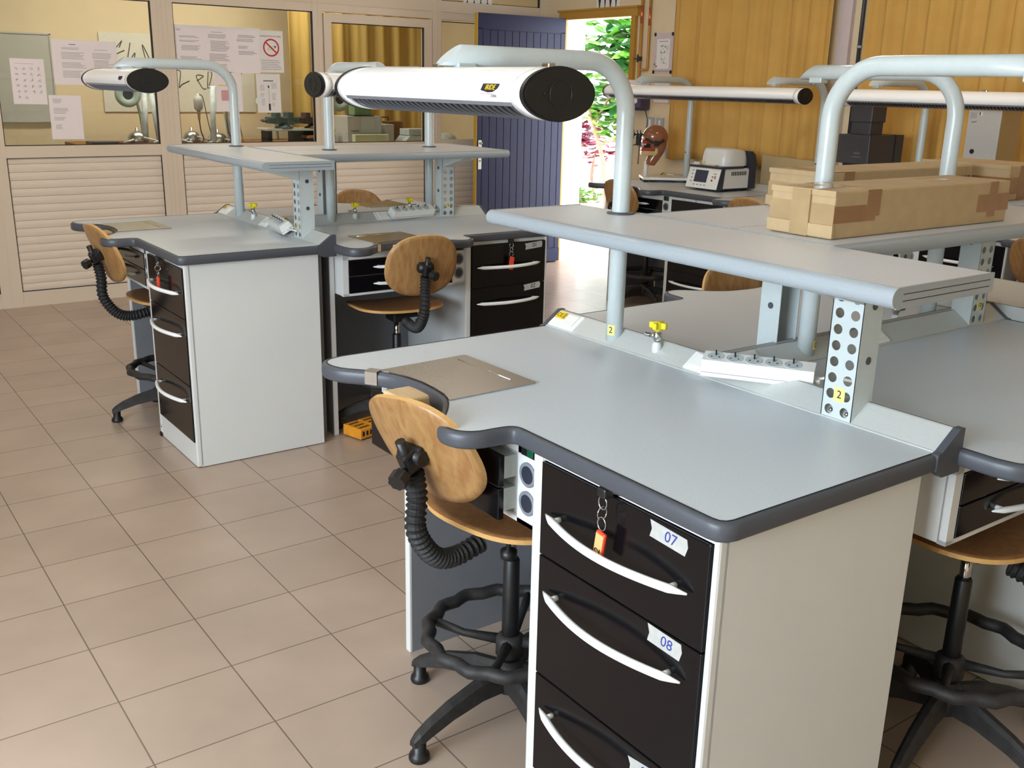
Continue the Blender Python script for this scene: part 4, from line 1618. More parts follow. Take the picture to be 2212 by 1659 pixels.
# dispenser, notice, socket plates
r = empty('wall_dispenser', (XW, 4.075, 1.49))
b = newmb(M['soap_dark'])
b.rbox(-0.10, -0.002, -0.105, 0.115, -0.115, 0.05, 0.018)
done(b, 'smoked_cover', r)
b = newmb(M['reveal'])
b.rbox(-0.108, -0.002, -0.10, 0.112, 0.045, 0.12, 0.02)
done(b, 'top_cover', r)
b = newmb(M['red'])
b.lathe([(0.022, 0.0), (0.022, 0.003)], 20, None, frame_T((-0.1, 0.055, -0.045), (0, -1, 0), (0, 0, 1)))
b.lathe([(0.020, 0.0), (0.020, 0.003)], 20, M['paper'], frame_T((-0.1, -0.035, -0.04), (0, -1, 0), (0, 0, 1)))
done(b, 'round_badge', r)
tag(r, 'dark smoked plastic dispenser on the wall beside the door opening', 'dispenser')
T = wall_T(3.855, 1.527)
o = sheet('safety_notice', T, 0.180, 0.185, M['paper_white'], 'small white notice with red border on the wall below the evacuation plan', 'notice')
b = newmb(M['print_pink'])
for a in ((-0.09, 0.09, -0.0925, -0.086), (-0.09, 0.09, 0.086, 0.0925), (-0.09, -0.084, -0.09, 0.09), (0.084, 0.09, -0.09, 0.09)):
    b.box(a[0], a[1], a[2], a[3], 0.0012, 0.0016, None, T)
b.box(-0.05, 0.05, -0.05, -0.038, 0.0012, 0.0016, None, T)
b.box(-0.05, 0.05, 0.03, 0.045, 0.0012, 0.0016, None, T)
done(b, 'red_border', o)
for y, z, lab in ((3.957, 1.282, 'left one of two grey switch plates above the mannequin head'), (3.846, 1.280, 'right one of two grey switch plates above the mannequin head'), (3.722, 1.062, 'pale socket plate on the wall partly behind the mannequin head')):
    r = empty('switch_plate', (XW, y, z))
    b = newmb(M['grey_panel'])
    b.rbox(-0.011, -0.0005, -0.042, 0.042, -0.044, 0.044, 0.003)
    done(b, 'plate', r)
    b = newmb(M['paper_white'])
    b.rbox(-0.014, -0.010, -0.012, 0.012, -0.028, 0.028, 0.001)
    done(b, 'rocker', r)
    tag(r, lab, 'switch', 'wall switch plates')
b = newmb(M['charcoal'])
b.tube(smooth_path([(XW - 0.012, 4.02, 1.38), (XW - 0.012, 3.985, 1.30), (XW - 0.012, 3.995, 1.22), (XW - 0.012, 4.03, 1.17), (XW - 0.012, 4.06, 1.12), (XW - 0.012, 4.07, 0.95)], 6), 0.003, 8)
b.rbox(XW - 0.035, XW - 0.002, 4.04, 4.085, 1.10, 1.18, 0.004)
o = done(b, 'wall_cable')
tag(o, 'thin black cable dangling below the wall dispenser', 'cable')

# ------------------------------------------------------------------ things on the curtain-side benches
# dental training head on its stand, looking to the left
rz = R(144)
r = empty('dental_mannequin_head', (4.74, 3.405, 0.888), rz)
r.scale = (0.95, 0.95, 0.95)
b = newmb(M['resin_brown'])


def headfn(u, v):
    t = PI * v
    a = 2 * PI * u
    k = 1.0
    x, y, z = math.sin(t) * math.cos(a), math.sin(t) * math.sin(a), math.cos(t)
    fx = 0.102 * (1.0 if x < 0 else 0.92)
    fz = 0.092 if z > 0 else 0.115
    px, py, pz = x * fx, y * 0.078, z * fz
    if pz < -0.02 and px > 0.02:      # the face is cut away
        px = 0.02 + (px - 0.02) * 0.35
    return (px - 0.012, py, pz + 0.335)


b.grid(headfn, 40, 26)
b.tube(smooth_path([(-0.050, 0, 0.30), (-0.045, 0, 0.245), (-0.020, 0, 0.195), (0.006, 0, 0.150), (0.012, 0, 0.122)], 4), [0.058, 0.060, 0.058, 0.054, 0.050, 0.048, 0.047, 0.046, 0.045, 0.045, 0.044, 0.043, 0.042, 0.041, 0.040, 0.038, 0.030][:17], 20)
done(b, 'head_shell', r)
b = newmb(M['jaw'])
b.rbox(-0.030, 0.092, -0.052, 0.052, 0.196, 0.232, 0.012)
b.rbox(-0.036, -0.012, -0.054, 0.054, 0.21, 0.285, 0.008)
b.rbox(0.0, 0.085, -0.058, 0.058, 0.316, 0.338, 0.009)
done(b, 'jaw_frame', r)
b = newmb(M['gum'])
b.rbox(0.0, 0.088, -0.040, 0.040, 0.284, 0.318, 0.012)
b.rbox(0.0, 0.092, -0.042, 0.042, 0.230, 0.256, 0.010)
b.rbox(-0.002, 0.07, -0.030, 0.030, 0.25, 0.29, 0.008, M['dark'])
done(b, 'gums', r)
b = newmb(M['reveal'])
for k in range(9):
    a = R(-70 + 17.5 * k)
    b.rbox(0.045 + 0.044 * math.cos(a) - 0.004, 0.045 + 0.044 * math.cos(a) + 0.004, 0.036 * math.sin(a) - 0.004, 0.036 * math.sin(a) + 0.004, 0.274, 0.286, 0.002)
done(b, 'teeth', r)
b = newmb(M['black'])
b.tube([(0.06, 0.0, 0.352), (0.165, 0.0, 0.350)], 0.006, 8)
for x in (0.10, 0.125, 0.15):
    b.rbox(x - 0.008, x + 0.008, -0.02, 0.02, 0.340, 0.366, 0.004)
    b.tube([(x, -0.012, 0.385), (x, -0.012, 0.318)], 0.0035, 6)
b.tube(smooth_path([(0.11, 0.0, 0.31), (0.12, 0.0, 0.285), (0.15, 0.0, 0.272), (0.18, 0.0, 0.282)], 5), 0.004, 8)
b.tube(smooth_path([(-0.07, -0.078, 0.315), (-0.03, -0.082, 0.292), (0.02, -0.07, 0.30), (0.07, -0.05, 0.33)], 5), 0.009, 8)
b.tube(smooth_path([(-0.07, 0.078, 0.315), (-0.03, 0.082, 0.292), (0.02, 0.07, 0.30), (0.07, 0.05, 0.33)], 5), 0.009, 8)
b.rbox(-0.035, 0.005, -0.088, -0.066, 0.27, 0.31, 0.006)
b.rbox(-0.035, 0.005, 0.066, 0.088, 0.27, 0.31, 0.006)
done(b, 'face_bow', r)
b = newmb(M['reveal'])
b.cyl((0.044, 0, 0.034), (0.044, 0, 0.150), 0.017, 14)
b.cyl((0.030, 0, 0.13), (0.022, 0, 0.215), 0.010, 12)
done(b, 'stand_post', r)
b = newmb(M['switch'])
b.rbox(-0.30, 0.075, -0.16, 0.10, 0.016, 0.036, 0.005)
b.box(-0.26, 0.03, -0.1605, -0.16, 0.004, 0.014, M['dark'])
done(b, 'base_board', r)
b = newmb(M['ink'])
b.rbox(0.03, 0.07, -0.155, -0.115, 0.0, 0.016, 0.003)
b.rbox(-0.29, -0.25, -0.155, -0.115, 0.0, 0.016, 0.003, M['orange_brick'])
b.rbox(-0.06, -0.02, -0.155, -0.115, 0.0, 0.016, 0.003, M['orange_brick'])
b.rbox(-0.29, -0.25, 0.05, 0.09, 0.0, 0.016, 0.003)
b.rbox(0.03, 0.07, 0.05, 0.09, 0.0, 0.016, 0.003)
done(b, 'base_foot', r)
tag(r, 'glossy brown dental mannequin head with red jaws on a white stand', 'mannequin head')

# white press furnace
r = empty('press_furnace', (4.765, 2.735, 0.888), R(-90))
b = newmb(M['plaster'])
b.rbox(-0.140, 0.140, -0.135, 0.130, 0.012, 0.152, 0.012)
for k in range(9):
    b.box(0.1395, 0.1408, -0.055 + 0.017 * k, -0.046 + 0.017 * k, 0.105, 0.132, M['dark'])
done(b, 'base_housing', r)
b = newmb(M['ink'])
for sx in (-0.11, 0.11):
    for sy in (-0.10, 0.11):
        b.lathe([(0.016, 0.0), (0.018, 0.014)], 14, None, Matrix.Translation((sx, sy, 0)))
b.rbox(-0.14, 0.14, -0.17, 0.13, 0.008, 0.02, 0.004)
done(b, 'foot', r)
b = newmb(M['navy'])
b.rbox(-0.146, 0.146, -0.170, 0.06, 0.150, 0.166, 0.005)
b.prism([(-0.195, 0.012), (-0.155, 0.152), (-0.125, 0.152), (-0.14, 0.012)], -0.147, 0.147, 'x')
done(b, 'dark_deck', r)
sl = frame_T((0, -0.1755, 0.083), (1, 0, 0), (0, 0.04, 0.14))
b = newmb(M['plaster'])
b.rbox(-0.143, 0.143, -0.071, 0.071, -0.001, 0.006, 0.003, None, sl)
pp = done(b, 'control_panel', r)
b = newmb(M['screen'])
b.box(-0.078, 0.038, -0.030, 0.052, 0.0055, 0.0072, None, sl)
done(b, 'display', pp)
b = newmb(M['print'])
for k in range(4):
    b.box(-0.110, -0.096, -0.03 + 0.024 * k, -0.022 + 0.024 * k, 0.0055, 0.0072, None, sl)
    b.box(-0.075 + 0.032 * k, -0.060 + 0.032 * k, -0.052, -0.045, 0.0055, 0.0072, None, sl)
b.box(0.09, 0.115, 0.03, 0.036, 0.0055, 0.007, None, sl)
b.box(0.10, 0.115, 0.0, 0.02, 0.0055, 0.007, None, sl)
b.lathe([(0.007, 0.005), (0.007, 0.0085)], 14, M['green'], sl @ Matrix.Translation((0.085, -0.012, 0)))
b.lathe([(0.006, 0.005), (0.006, 0.0085)], 14, M['red'], sl @ Matrix.Translation((0.085, 0.012, 0)))
done(b, 'button', pp)
b = newmb(M['plaster'])


def domefn(u, v):
    a = 2 * PI * u
    c, s = math.cos(a), math.sin(a)
    e = 0.62
    x, y = math.copysign(abs(c) ** e, c) * 0.132, math.copysign(abs(s) ** e, s) * 0.132
    k = 1 - 0.16 * v ** 2 if v < 0.8 else (1 - 0.16 * 0.64) * math.sqrt(max(0, 1 - ((v - 0.8) / 0.2) ** 2)) * 0.999 + 0.0001
    z = 0.166 + 0.118 * min(1, v / 0.93) ** 0.85 + 0.0
    z -= 0.12 * max(0, (y + 0.02)) * v
    return (x * k, y * k + 0.02, z)


b.grid(domefn, 48, 22)
done(b, 'furnace_head', r)
b = newmb(M['navy'])
b.prism([(0.115, 0.012), (0.115, 0.265), (0.135, 0.262), (0.165, 0.240), (0.180, 0.200), (0.182, 0.012)], -0.146, 0.146, 'x')
done(b, 'rear_cover', r)
b = newmb(M['ce'])
for x in (-0.095, -0.065):
    b.prism([(x - 0.009, 0.178), (x + 0.009, 0.178), (x, 0.193)], -0.1135, -0.1125, 'y')
done(b, 'warning_triangle', r)
b = newmb(M['jaw'])
b.rbox(0.02, 0.085, -0.165, -0.13, 0.166, 0.174, 0.003)
b.rbox(-0.135, -0.075, -0.16, -0.12, 0.166, 0.171, 0.002, M['paper_white'])
for k in range(3):
    b.lathe([(0.007, 0.171), (0.006, 0.184)], 10, M['paper_white'], Matrix.Translation((-0.122 + 0.018 * k, -0.14, 0)))
done(b, 'firing_tray', r)
tag(r, 'white dental furnace with dark display panel and rounded hood before the curtain', 'furnace')

# charcoal furnace with round tower
r = empty('charcoal_furnace', (4.76, 1.585, 0.888), R(-90))
b = newmb(M['charcoal'])
b.rbox(-0.110, 0.110, -0.160, 0.085, 0.262, 0.427, 0.006)
b.box(-0.112, 0.112, 0.085, 0.165, 0.262, 0.427)
b.box(-0.113, 0.113, 0.083, 0.087, 0.262, 0.428, M['ink'])
done(b, 'furnace_body', r)
b = newmb(M['ink'])
b.rbox(-0.09, 0.09, -0.12, 0.15, 0.0, 0.262, 0.004)
done(b, 'pedestal', r)
b = newmb(M['charcoal'])
b.rbox(-0.072, 0.062, -0.10, 0.02, 0.425, 0.50, 0.004)
b.rbox(-0.08, 0.07, -0.108, 0.028, 0.496, 0.625, 0.006)
done(b, 'heating_tower', r)
TT = Matrix.Translation((0.03, -0.1604, 0.315)) @ Matrix.Rotation(R(90), 4, 'X')
text_obj('VITA', 0.020, M['print'], r, TT @ Matrix.Translation((0, 0.008, 0)))
b = newmb(M['print'])
for k in range(8):
    b.box(0.0 + 0.008 * k, 0.005 + 0.008 * k, -0.1606, -0.160, 0.300, 0.304)
done(b, 'model_line', r)
b = newmb(M['charcoal'])
b.tube(smooth_path([(-0.075, 0.02, 0.56), (-0.11, 0.03, 0.57), (-0.13, 0.03, 0.555), (-0.11, 0.02, 0.545), (-0.075, 0.015, 0.53)], 6), 0.003, 8)
done(b, 'cable_loop', r)
tag(r, 'charcoal grey dental furnace with square tower in front of the curtain gap', 'furnace')

# grey suction box on its post
r = empty('suction_box', (4.70, 0.815, 0.888), R(-90))
b = newmb(M['device_grey'])
b.rbox(-0.085, 0.095, -0.10, 0.10, 0.318, 0.592, 0.004)
b.box(0.0945, 0.0955, -0.095, 0.10, 0.32, 0.59, M['device_beige'])
done(b, 'housing', r)
b = newmb(M['dark'])
b.lathe([(0.0125, 0.0), (0.0125, 0.002)], 20, None, Matrix.Translation((-0.037, -0.100, 0.378)) @ Matrix.Rotation(R(90), 4, 'X'))
b.box(-0.022, -0.018, -0.1012, -0.100, 0.563, 0.578, M['ink'])
b.box(-0.016, -0.008, -0.1012, -0.100, 0.560, 0.580, M['paper_white'])
done(b, 'round_port', r)
b = newmb(M['print'])
for k in range(5):
    b.box(-0.070 + 0.007 * k, -0.068 + 0.007 * k, -0.1008, -0.100, 0.545, 0.575)
done(b, 'grille_marks', r)
text_obj('PORT', 0.012, M['ink'], r, Matrix.Translation((-0.047, -0.1006, 0.527)) @ Matrix.Rotation(R(90), 4, 'X') @ Matrix.Rotation(R(8), 4, 'Z'))
b = newmb(M['grey_panel'])
b.rbox(-0.015, 0.030, -0.06, -0.01, 0.0, 0.320, 0.004)
done(b, 'support_post', r)
tag(r, 'grey metal box with round black hole on a post at the right edge', 'suction box')

# pale curved board leaning by the wall between the furnaces
b = newmb(M['device_beige'])
o = [(0, 0), (0.62, 0), (0.62, 0.10), (0.60, 0.15)]
o += [(0.55 - 0.03 * k, 0.17 + 0.004 * k) for k in range(5)] + [(0.0, 0.20)]
b.prism([(2.62 - p[0], 0.888 + 0.038 + p[1]) for p in o], 5.035, 5.055, 'x')
oo = done(b, 'backboard')
tag(oo, 'beige low backboard with a rounded corner behind the white furnace', 'board')

# orange brick-like sharpening block on the floor by the bench panels
r = empty('orange_floor_block', (1.50, 1.79, 0.0), R(14))
b = newmb(M['orange_brick'])
for i, x in enumerate((-0.085, 0.0)):
    b.rbox(x, x + 0.08, -0.06, 0.06, 0.006, 0.055, 0.004)
    for q in range(3):
        b.rbox(x + 0.012, x + 0.066, -0.045 + 0.035 * q, -0.035 + 0.035 * q, 0.054, 0.056, 0.0008, M['dark'])
        b.rbox(x + 0.012 + 0.022 * q, x + 0.024 + 0.022 * q, -0.0608, -0.0598, 0.02, 0.042, 0.0005, M['dark'])
b.box(-0.07, 0.07, -0.05, 0.05, 0, 0.006, M['dark'])
done(b, 'slotted_body', r)
tag(r, 'orange slotted plastic block on the floor behind the front bench', 'floor block')

# ------------------------------------------------------------------ papers on the partition glass
GY = YP + 0.0098


def glass_T(x, z, tilt=0.0):
    return frame_T((x, GY, z), (1, 0, 0), (0, 0, 1)) @ Matrix.Rotation(R(tilt), 4, 'Z')


def paper(name, x0, x1, z0, z1, label, m='paper', tilt=0.0, group='papers taped to the glass'):
    T = glass_T((x0 + x1) / 2, (z0 + z1) / 2, tilt)
    b = newmb(M[m])
    w, h = x1 - x0, z1 - z0
    b.box(-w / 2, w / 2, -h / 2, h / 2, 0, 0.0006, None, T)
    o = done(b, name)
    tag(o, label, 'paper', group)
    return o, T, w, h


def lines(o, T, blocks, m='print', seed=1, pitch=0.008, th=0.0022):
    """blocks of printed lines (x0, x1, z0, z1) in sheet coordinates"""
    rg = random.Random(seed)
    b = newmb(M[m])
    for x0, x1, z0, z1 in blocks:
        z = z1
        while z > z0:
            b.box(x0 + rg.uniform(0, 0.004), x1 - rg.uniform(0, 0.25) * (x1 - x0), z - th, z, 0.0006, 0.0009, None, T)
            z -= pitch
    return done(b, 'printed_text', o)


o, T, w, h = paper('sketch_sheet', 0.826, 1.034, 1.358, 1.648, 'white sheet with rows of small sketches taped before the pale board', tilt=-0.5)
b = newmb(M['print_dark'])
rg = random.Random(8)
for j in range(6):
    for i in range(4 if j < 5 else 2):
        cx, cz = -0.068 + 0.045 * i, 0.082 - 0.037 * j
        for q in range(3):
            a = rg.uniform(0, PI)
            dx, dz = 0.009 * math.cos(a), 0.009 * math.sin(a)
            ox, oz = rg.uniform(-0.006, 0.006), rg.uniform(-0.006, 0.006)
            b.tube([T @ Vector((cx + ox - dx, cz + oz - dz, 0.0007)), T @ Vector((cx + ox + 0.004, cz + oz + 0.003, 0.0007)), T @ Vector((cx + ox + dx, cz + oz + dz, 0.0007))], 0.0008, 4)
done(b, 'sketch_rows', o)
lines(o, T, [(-0.08, 0.08, 0.112, 0.114)], 'print_pink', 2)
o, T, w, h = paper('double_sheet', 1.092, 1.512, 1.486, 1.776, 'wide pinkish double sheet of print behind the left bench lamp', tilt=-0.3)
lines(o, T, [(-0.15, -0.02, 0.085, 0.095), (-0.155, 0.0, 0.02, 0.065), (-0.155, 0.0, -0.04, 0.0), (-0.155, -0.01, -0.10, -0.055), (0.045, 0.18, 0.03, 0.065), (0.05, 0.18, -0.09, 0.02), (0.06, 0.15, 0.085, 0.088)], 'print', 3)
lines(o, T, [(-0.10, -0.05, 0.112, 0.118)], 'blue_ink', 3, 0.01, 0.004)
o, T, w, h = paper('typed_sheet', 1.040, 1.246, 1.128, 1.418, 'white typed sheet low on the left glass above the sill', tilt=-0.6)
lines(o, T, [(-0.08, -0.02, 0.09, 0.12), (-0.08, 0.02, 0.02, 0.06), (-0.08, 0.0, -0.02, 0.0), (-0.075, -0.03, -0.08, -0.05)], 'print', 4)
for i, (x0, x1, z0, lab) in enumerate(((1.912, 2.128, 1.602, 'leftmost of the three joined rule sheets on the second window'), (2.128, 2.342, 1.598, 'middle of the three joined rule sheets on the second window'), (2.342, 2.546, 1.592, 'third rule sheet, touching the no smoking notice'))):
    o, T, w, h = paper('rule_sheet', x0, x1, z0, 1.904, lab)
    bl = [[(-0.09, -0.055, 0.115, 0.130), (-0.07, 0.08, 0.072, 0.085), (-0.07, 0.085, 0.04, 0.055), (-0.06, 0.085, -0.015, 0.02), (-0.07, 0.085, -0.13, -0.055)],
          [(-0.05, 0.05, 0.115, 0.122), (-0.075, 0.08, 0.075, 0.105), (-0.06, 0.085, -0.015, 0.06), (-0.075, 0.085, -0.08, -0.03), (-0.06, 0.07, -0.13, -0.10)],
          [(-0.06, 0.085, 0.095, 0.112), (-0.07, 0.085, 0.065, 0.085), (-0.06, 0.03, 0.02, 0.035), (-0.06, 0.085, -0.03, 0.0)]][i]
    lines(o, T, bl, 'print', 10 + i, 0.0075, 0.0026)
r = newmb(M['paper_white'])
r.box(1.908, 2.56, GY - 0.006, GY - 0.0005, 1.897, 1.912)
o = done(r, 'clip_rail')
tag(o, 'thin white clip rail along the top of the rule sheets', 'rail')
# no smoking notice
o, T, w, h = paper('no_smoking_notice', 2.546, 2.738, 1.602, 1.902, 'white no smoking notice with red crossed circle on the second window', 'paper_white')
text_obj('INTERDICTION DE FUMER', 0.0142, M['ink'], o, T @ Matrix.Translation((-0.002, 0.108, 0.0009)), 'heading')
b = newmb(M['red'])
n = 40
ro, ri = 0.064, 0.053
v, f = [], []
for k in range(n):
    a = 2 * PI * k / n
    v += [(ro * math.cos(a), ro * math.sin(a) + 0.028, 0.0012), (ri * math.cos(a), ri * math.sin(a) + 0.028, 0.0012)]
    f.append((2 * k, 2 * k + 1, (2 * k + 3) % (2 * n), (2 * k + 2) % (2 * n)))
b.add(v, f, None, False, T)
b.box(-0.056, 0.056, -0.0055, 0.0055, 0.0010, 0.0014, None, T @ Matrix.Translation((0, 0.028, 0)) @ Matrix.Rotation(R(-42), 4, 'Z'))
done(b, 'prohibition_ring', o)
b = newmb(M['print'])
S = T @ Matrix.Translation((0.004, 0.026, 0)) @ Matrix.Rotation(R(18), 4, 'Z')
for a in ((-0.032, 0.024, -0.008, -0.006), (-0.032, 0.024, 0.006, 0.008), (-0.032, -0.030, -0.008, 0.008), (0.024, 0.034, -0.008, 0.008)):
    b.box(a[0], a[1], a[2], a[3], 0.0006, 0.0009, M['print_dark'] if a[0] > 0 else None, S)
done(b, 'cigarette_symbol', o)
lines(o, T, [(-0.085, 0.088, -0.135, -0.062)], 'print', 21, 0.013, 0.003)
o, T, w, h = paper('tool_diagram', 2.512, 2.702, 1.308, 1.590, 'white sheet with a tall tool diagram below the no smoking notice', 'paper_white', 0.6)
b = newmb(M['print_dark'])
b.prism([(-0.006, 0.04), (0.006, 0.04), (0.006, 0.052), (0.0, 0.062), (-0.006, 0.052)], 0.0006, 0.001, 'z', None, T)
b.box(-0.006, 0.010, -0.125, -0.075, 0.0006, 0.001, None, T)
for k in range(12):
    b.box(-0.004, 0.005, 0.03 - 0.009 * k, 0.033 - 0.009 * k, 0.0006, 0.001, M['print'], T)
b.box(-0.04, 0.04, 0.088, 0.094, 0.0006, 0.001, None, T)
done(b, 'tool_drawing', o)
lines(o, T, [(-0.07, -0.03, 0.02, 0.06), (-0.07, -0.03, -0.02, 0.0), (-0.065, -0.03, -0.09, -0.04), (0.02, 0.075, 0.03, 0.075), (0.02, 0.06, -0.05, 0.0), (0.02, 0.05, -0.09, -0.07)], 'print', 22, 0.009)
o, T, w, h = paper('pink_stamped_sheet', 2.196, 2.396, 1.315, 1.590, 'white sheet with yellow line and pink stamp beside the lamp post')
b = newmb(M['ce'])
b.box(-0.08, 0.0, 0.045, 0.052, 0.0006, 0.0009, None, T)
b.box(-0.06, 0.04, -0.06, 0.015, 0.0006, 0.0008, M['print_pink'], T)
done(b, 'stamp_block', o)

# ------------------------------------------------------------------ the workroom behind the glass
b = newmb(M['floor'])
b.box(-3.2, 5.45, YP + 0.05, 9.1, -0.06, 0.0)
struct(b, 'floor_2')
b = newmb(M['cream'])
b.box(-3.2, XW, 8.0, 8.12, 0, 3.0)
struct(b, 'wall_back_2')
curtain('curtain', 4.02, 6.4 - 1.25, 0.80, 2.10, 7.90, M['back_curtain'], 'ochre curtain in the workroom behind the glass, beside the round grey lamp', 0.03, 0.19, 9, 'x')
curtain('curtain', 3.62, 5.18, 0.95, 2.9, 7.3, M['back_curtain'], 'long ochre curtain behind the glass next to the blue door', 0.03, 0.21, 12, 'x')


def box_thing(name, x0, x1, y0, y1, z0, z1, m, label, cat, bev=0.004, group=None):
    b = newmb(M[m])
    b.rbox(x0, x1, y0, y1, z0, z1, bev)
    o = done(b, name)
    return tag(o, label, cat, group)


r = empty('pale_board', (1.05, 7.97, 1.52))
b = newmb(M['board'])
b.box(-0.70, 0.585, -0.004, 0.02, -0.372, 0.375)
done(b, 'writing_surface', r)
b = newmb(M['device_grey'])
for a in ((-0.70, 0.59, -0.382, -0.37), (-0.70, 0.59, 0.37, 0.382)):
    b.box(a[0], a[1], -0.012, 0.02, a[2], a[3])
b.box(0.578, 0.592, -0.012, 0.02, -0.38, 0.38)
done(b, 'frame', r)
tag(r, 'pale grey-green board on the wall behind the left window', 'board')
r = empty('sketch_poster', (2.62, 7.99, 1.585))
b = newmb(M['poster_sheet'])
b.box(-0.56, 0.92, -0.003, 0, -0.355, 0.355)
done(b, 'poster_sheet', r)
b = newmb(M['print_dark'])
rg = random.Random(5)
for i in range(9):
    cx = -0.40 + 0.15 * i
    cz = 0.15 if i < 4 else -0.02
    pts = [Vector((cx + rg.uniform(-0.07, 0.07), -0.005, cz + rg.uniform(-0.12, 0.14))) for _ in range(5)]
    b.tube(smooth_path(pts, 6), 0.004, 5)
b.rbox(-0.14, -0.08, -0.006, -0.002, 0.03, 0.10, 0.001)
done(b, 'pencil_sketch', r)
tag(r, 'large pale poster with pencil sketches on the workroom wall', 'poster')

r = empty('workroom_bench', (2.9, 7.45, 0))
b = newmb(M['bench_wood'])
b.rbox(-1.25, 2.26, -0.40, 0.42, 0.93, 0.97, 0.004)
done(b, 'wooden_top', r)
b = newmb(M['bench_red'])
b.box(-1.2, 2.2, -0.35, 0.40, 0.0, 0.93)
done(b, 'cabinet_base', r)
tag(r, 'worn wooden workroom bench seen through the second window', 'bench')
r = empty('plank_shelf', (3.55, 7.15, 0.97))
b = newmb(M['bench_wood'])
b.rbox(0.05, 0.60, -0.28, 0.05, 0.055, 0.08, 0.003)
b.box(0.08, 0.12, -0.2, 0.02, 0, 0.055, M['dark'])
b.box(0.5, 0.54, -0.2, 0.02, 0, 0.055, M['dark'])
done(b, 'plank', r)
b = newmb(M['board'])
b.rbox(-0.35, 0.28, -0.24, 0.0, 0.125, 0.145, 0.004)
b.box(-0.3, -0.26, -0.15, 0.02, 0, 0.125, M['dark'])
b.box(-0.03, 0.20, -0.10, 0.02, 0, 0.125, M['dark'])
done(b, 'pale_slab', r)
tag(r, 'wooden plank and pale slab stacked on the workroom bench', 'shelf')


def hood(x, y, z, lab, s=1.0):
    r = empty('suction_hood', (x, y, z))
    b = newmb(M['steel'])
    b.lathe([(0.085 * s, 0), (0.085 * s, 0.02), (0.08 * s, 0.05), (0.06 * s, 0.085), (0.03 * s, 0.10), (0.012, 0.103), (0.012, 0.13)], 24)
    done(b, 'metal_dome', r)
    b = newmb(M['dirty_white'])
    b.tube(smooth_path([(0.03, -0.06, 0.05), (0.10, -0.10, 0.03), (0.16, -0.08, 0.012), (0.20, -0.10, 0.008)], 6), 0.008, 8)
    b.tube(smooth_path([(-0.05, -0.06, 0.03), (-0.10, -0.10, 0.02), (-0.14, -0.08, 0.008)], 6), 0.009, 8)
    done(b, 'hose', r)
    return tag(r, lab, 'suction hood', 'metal suction hoods')


hood(2.14, 7.30, 0.985, 'left one of the shiny metal hoods behind the left window')
hood(2.375, 7.22, 0.985, 'middle shiny metal hood behind the left window', 1.05)
hood(2.63, 7.30, 0.985, 'shiny metal hood partly behind the frame between the windows', 0.9)
hood(2.83, 7.18, 0.972, 'shiny metal hood at the bottom left of the second window', 1.1)
box_thing('dark_red_tray', 2.0, 2.76, 7.08, 7.46, 0.9705, 0.985, 'bench_red', 'dark red tray front below the metal hoods', 'tray')
box_thing('grey_toolbox', 1.72, 1.95, 7.2, 7.4, 0.9705, 1.0, 'navy', 'flat dark case lying on the bench behind the typed sheet', 'case')


def ring_lamp(x, y, z, base, lab, tilt=0.0):
    r = empty('ring_lamp', (x, y, base))
    T = Matrix.Translation((0, 0, z - base)) @ Matrix.Rotation(R(90 + tilt), 4, 'X')
    b = newmb(M['lamp_green'])
    b.lathe([(0.046, -0.01), (0.105, -0.012), (0.115, 0.0), (0.112, 0.018), (0.085, 0.028), (0.048, 0.020), (0.046, -0.01)], 32, None, T)
    done(b, 'ring_head', r)
    b = newmb(M['navy'])
    b.lathe([(0.047, -0.002), (0.047, 0.008)], 24, None, T)
    done(b, 'lens', r)
    b = newmb(M['lamp_green'])
    b.tube(smooth_path([(0.02, 0.02, z - base - 0.09), (0.08, 0.08, z - base - 0.02), (0.13, 0.12, (z - base) * 0.6), (0.15, 0.12, 0.0)], 6), 0.014, 10)
    done(b, 'lamp_arm', r)
    return tag(r, lab, 'magnifier lamp', 'round magnifier lamps')


ring_lamp(2.17, 7.6, 1.395, 0.97, 'round grey-green magnifier lamp below the left bench lamp')
ring_lamp(3.98, 6.98, 1.385, 0.97, 'round grey-green magnifier lamp half behind the window frame, left of the boxes')
ring_lamp(3.50, 7.6, 1.32, 0.97, 'tilted grey-green magnifier lamp between lamp post and tool diagram', -58)


def stand(x, y, lab, wide=0.1, h=0.56):
    r = empty('motor_stand', (x, y, 0.97))
    b = newmb(M['dirty_white'])
    b.tube([(-wide * 0.5, 0, 0), (-wide * 0.35, 0, h)], 0.024, 10)
    b.tube([(wide * 0.7, 0, 0), (wide * 0.25, 0, h)], 0.022, 10)
    b.tube([(-wide * 0.6, 0, h * 0.99), (wide * 1.2, 0, h)], 0.009, 8)
    done(b, 'upright', r)
    b = newmb(M['chrome'])
    b.tube([(wide * 1.3, 0.02, 0), (wide * 1.2, 0.02, h * 0.98)], 0.005, 8)
    b.tube([(wide * 1.6, 0.02, 0), (wide * 1.3, 0.02, h * 0.5), (wide * 0.6, 0.02, h * 0.5)], 0.006, 8)
    done(b, 'rod', r)
    return tag(r, lab, 'stand', 'motor stands')


stand(2.83, 7.1, 'white double post stand with hanging motor in the second window', 0.14, 0.51)
stand(2.28, 7.35, 'white post stand behind the left bench lamp', 0.10, 0.44)


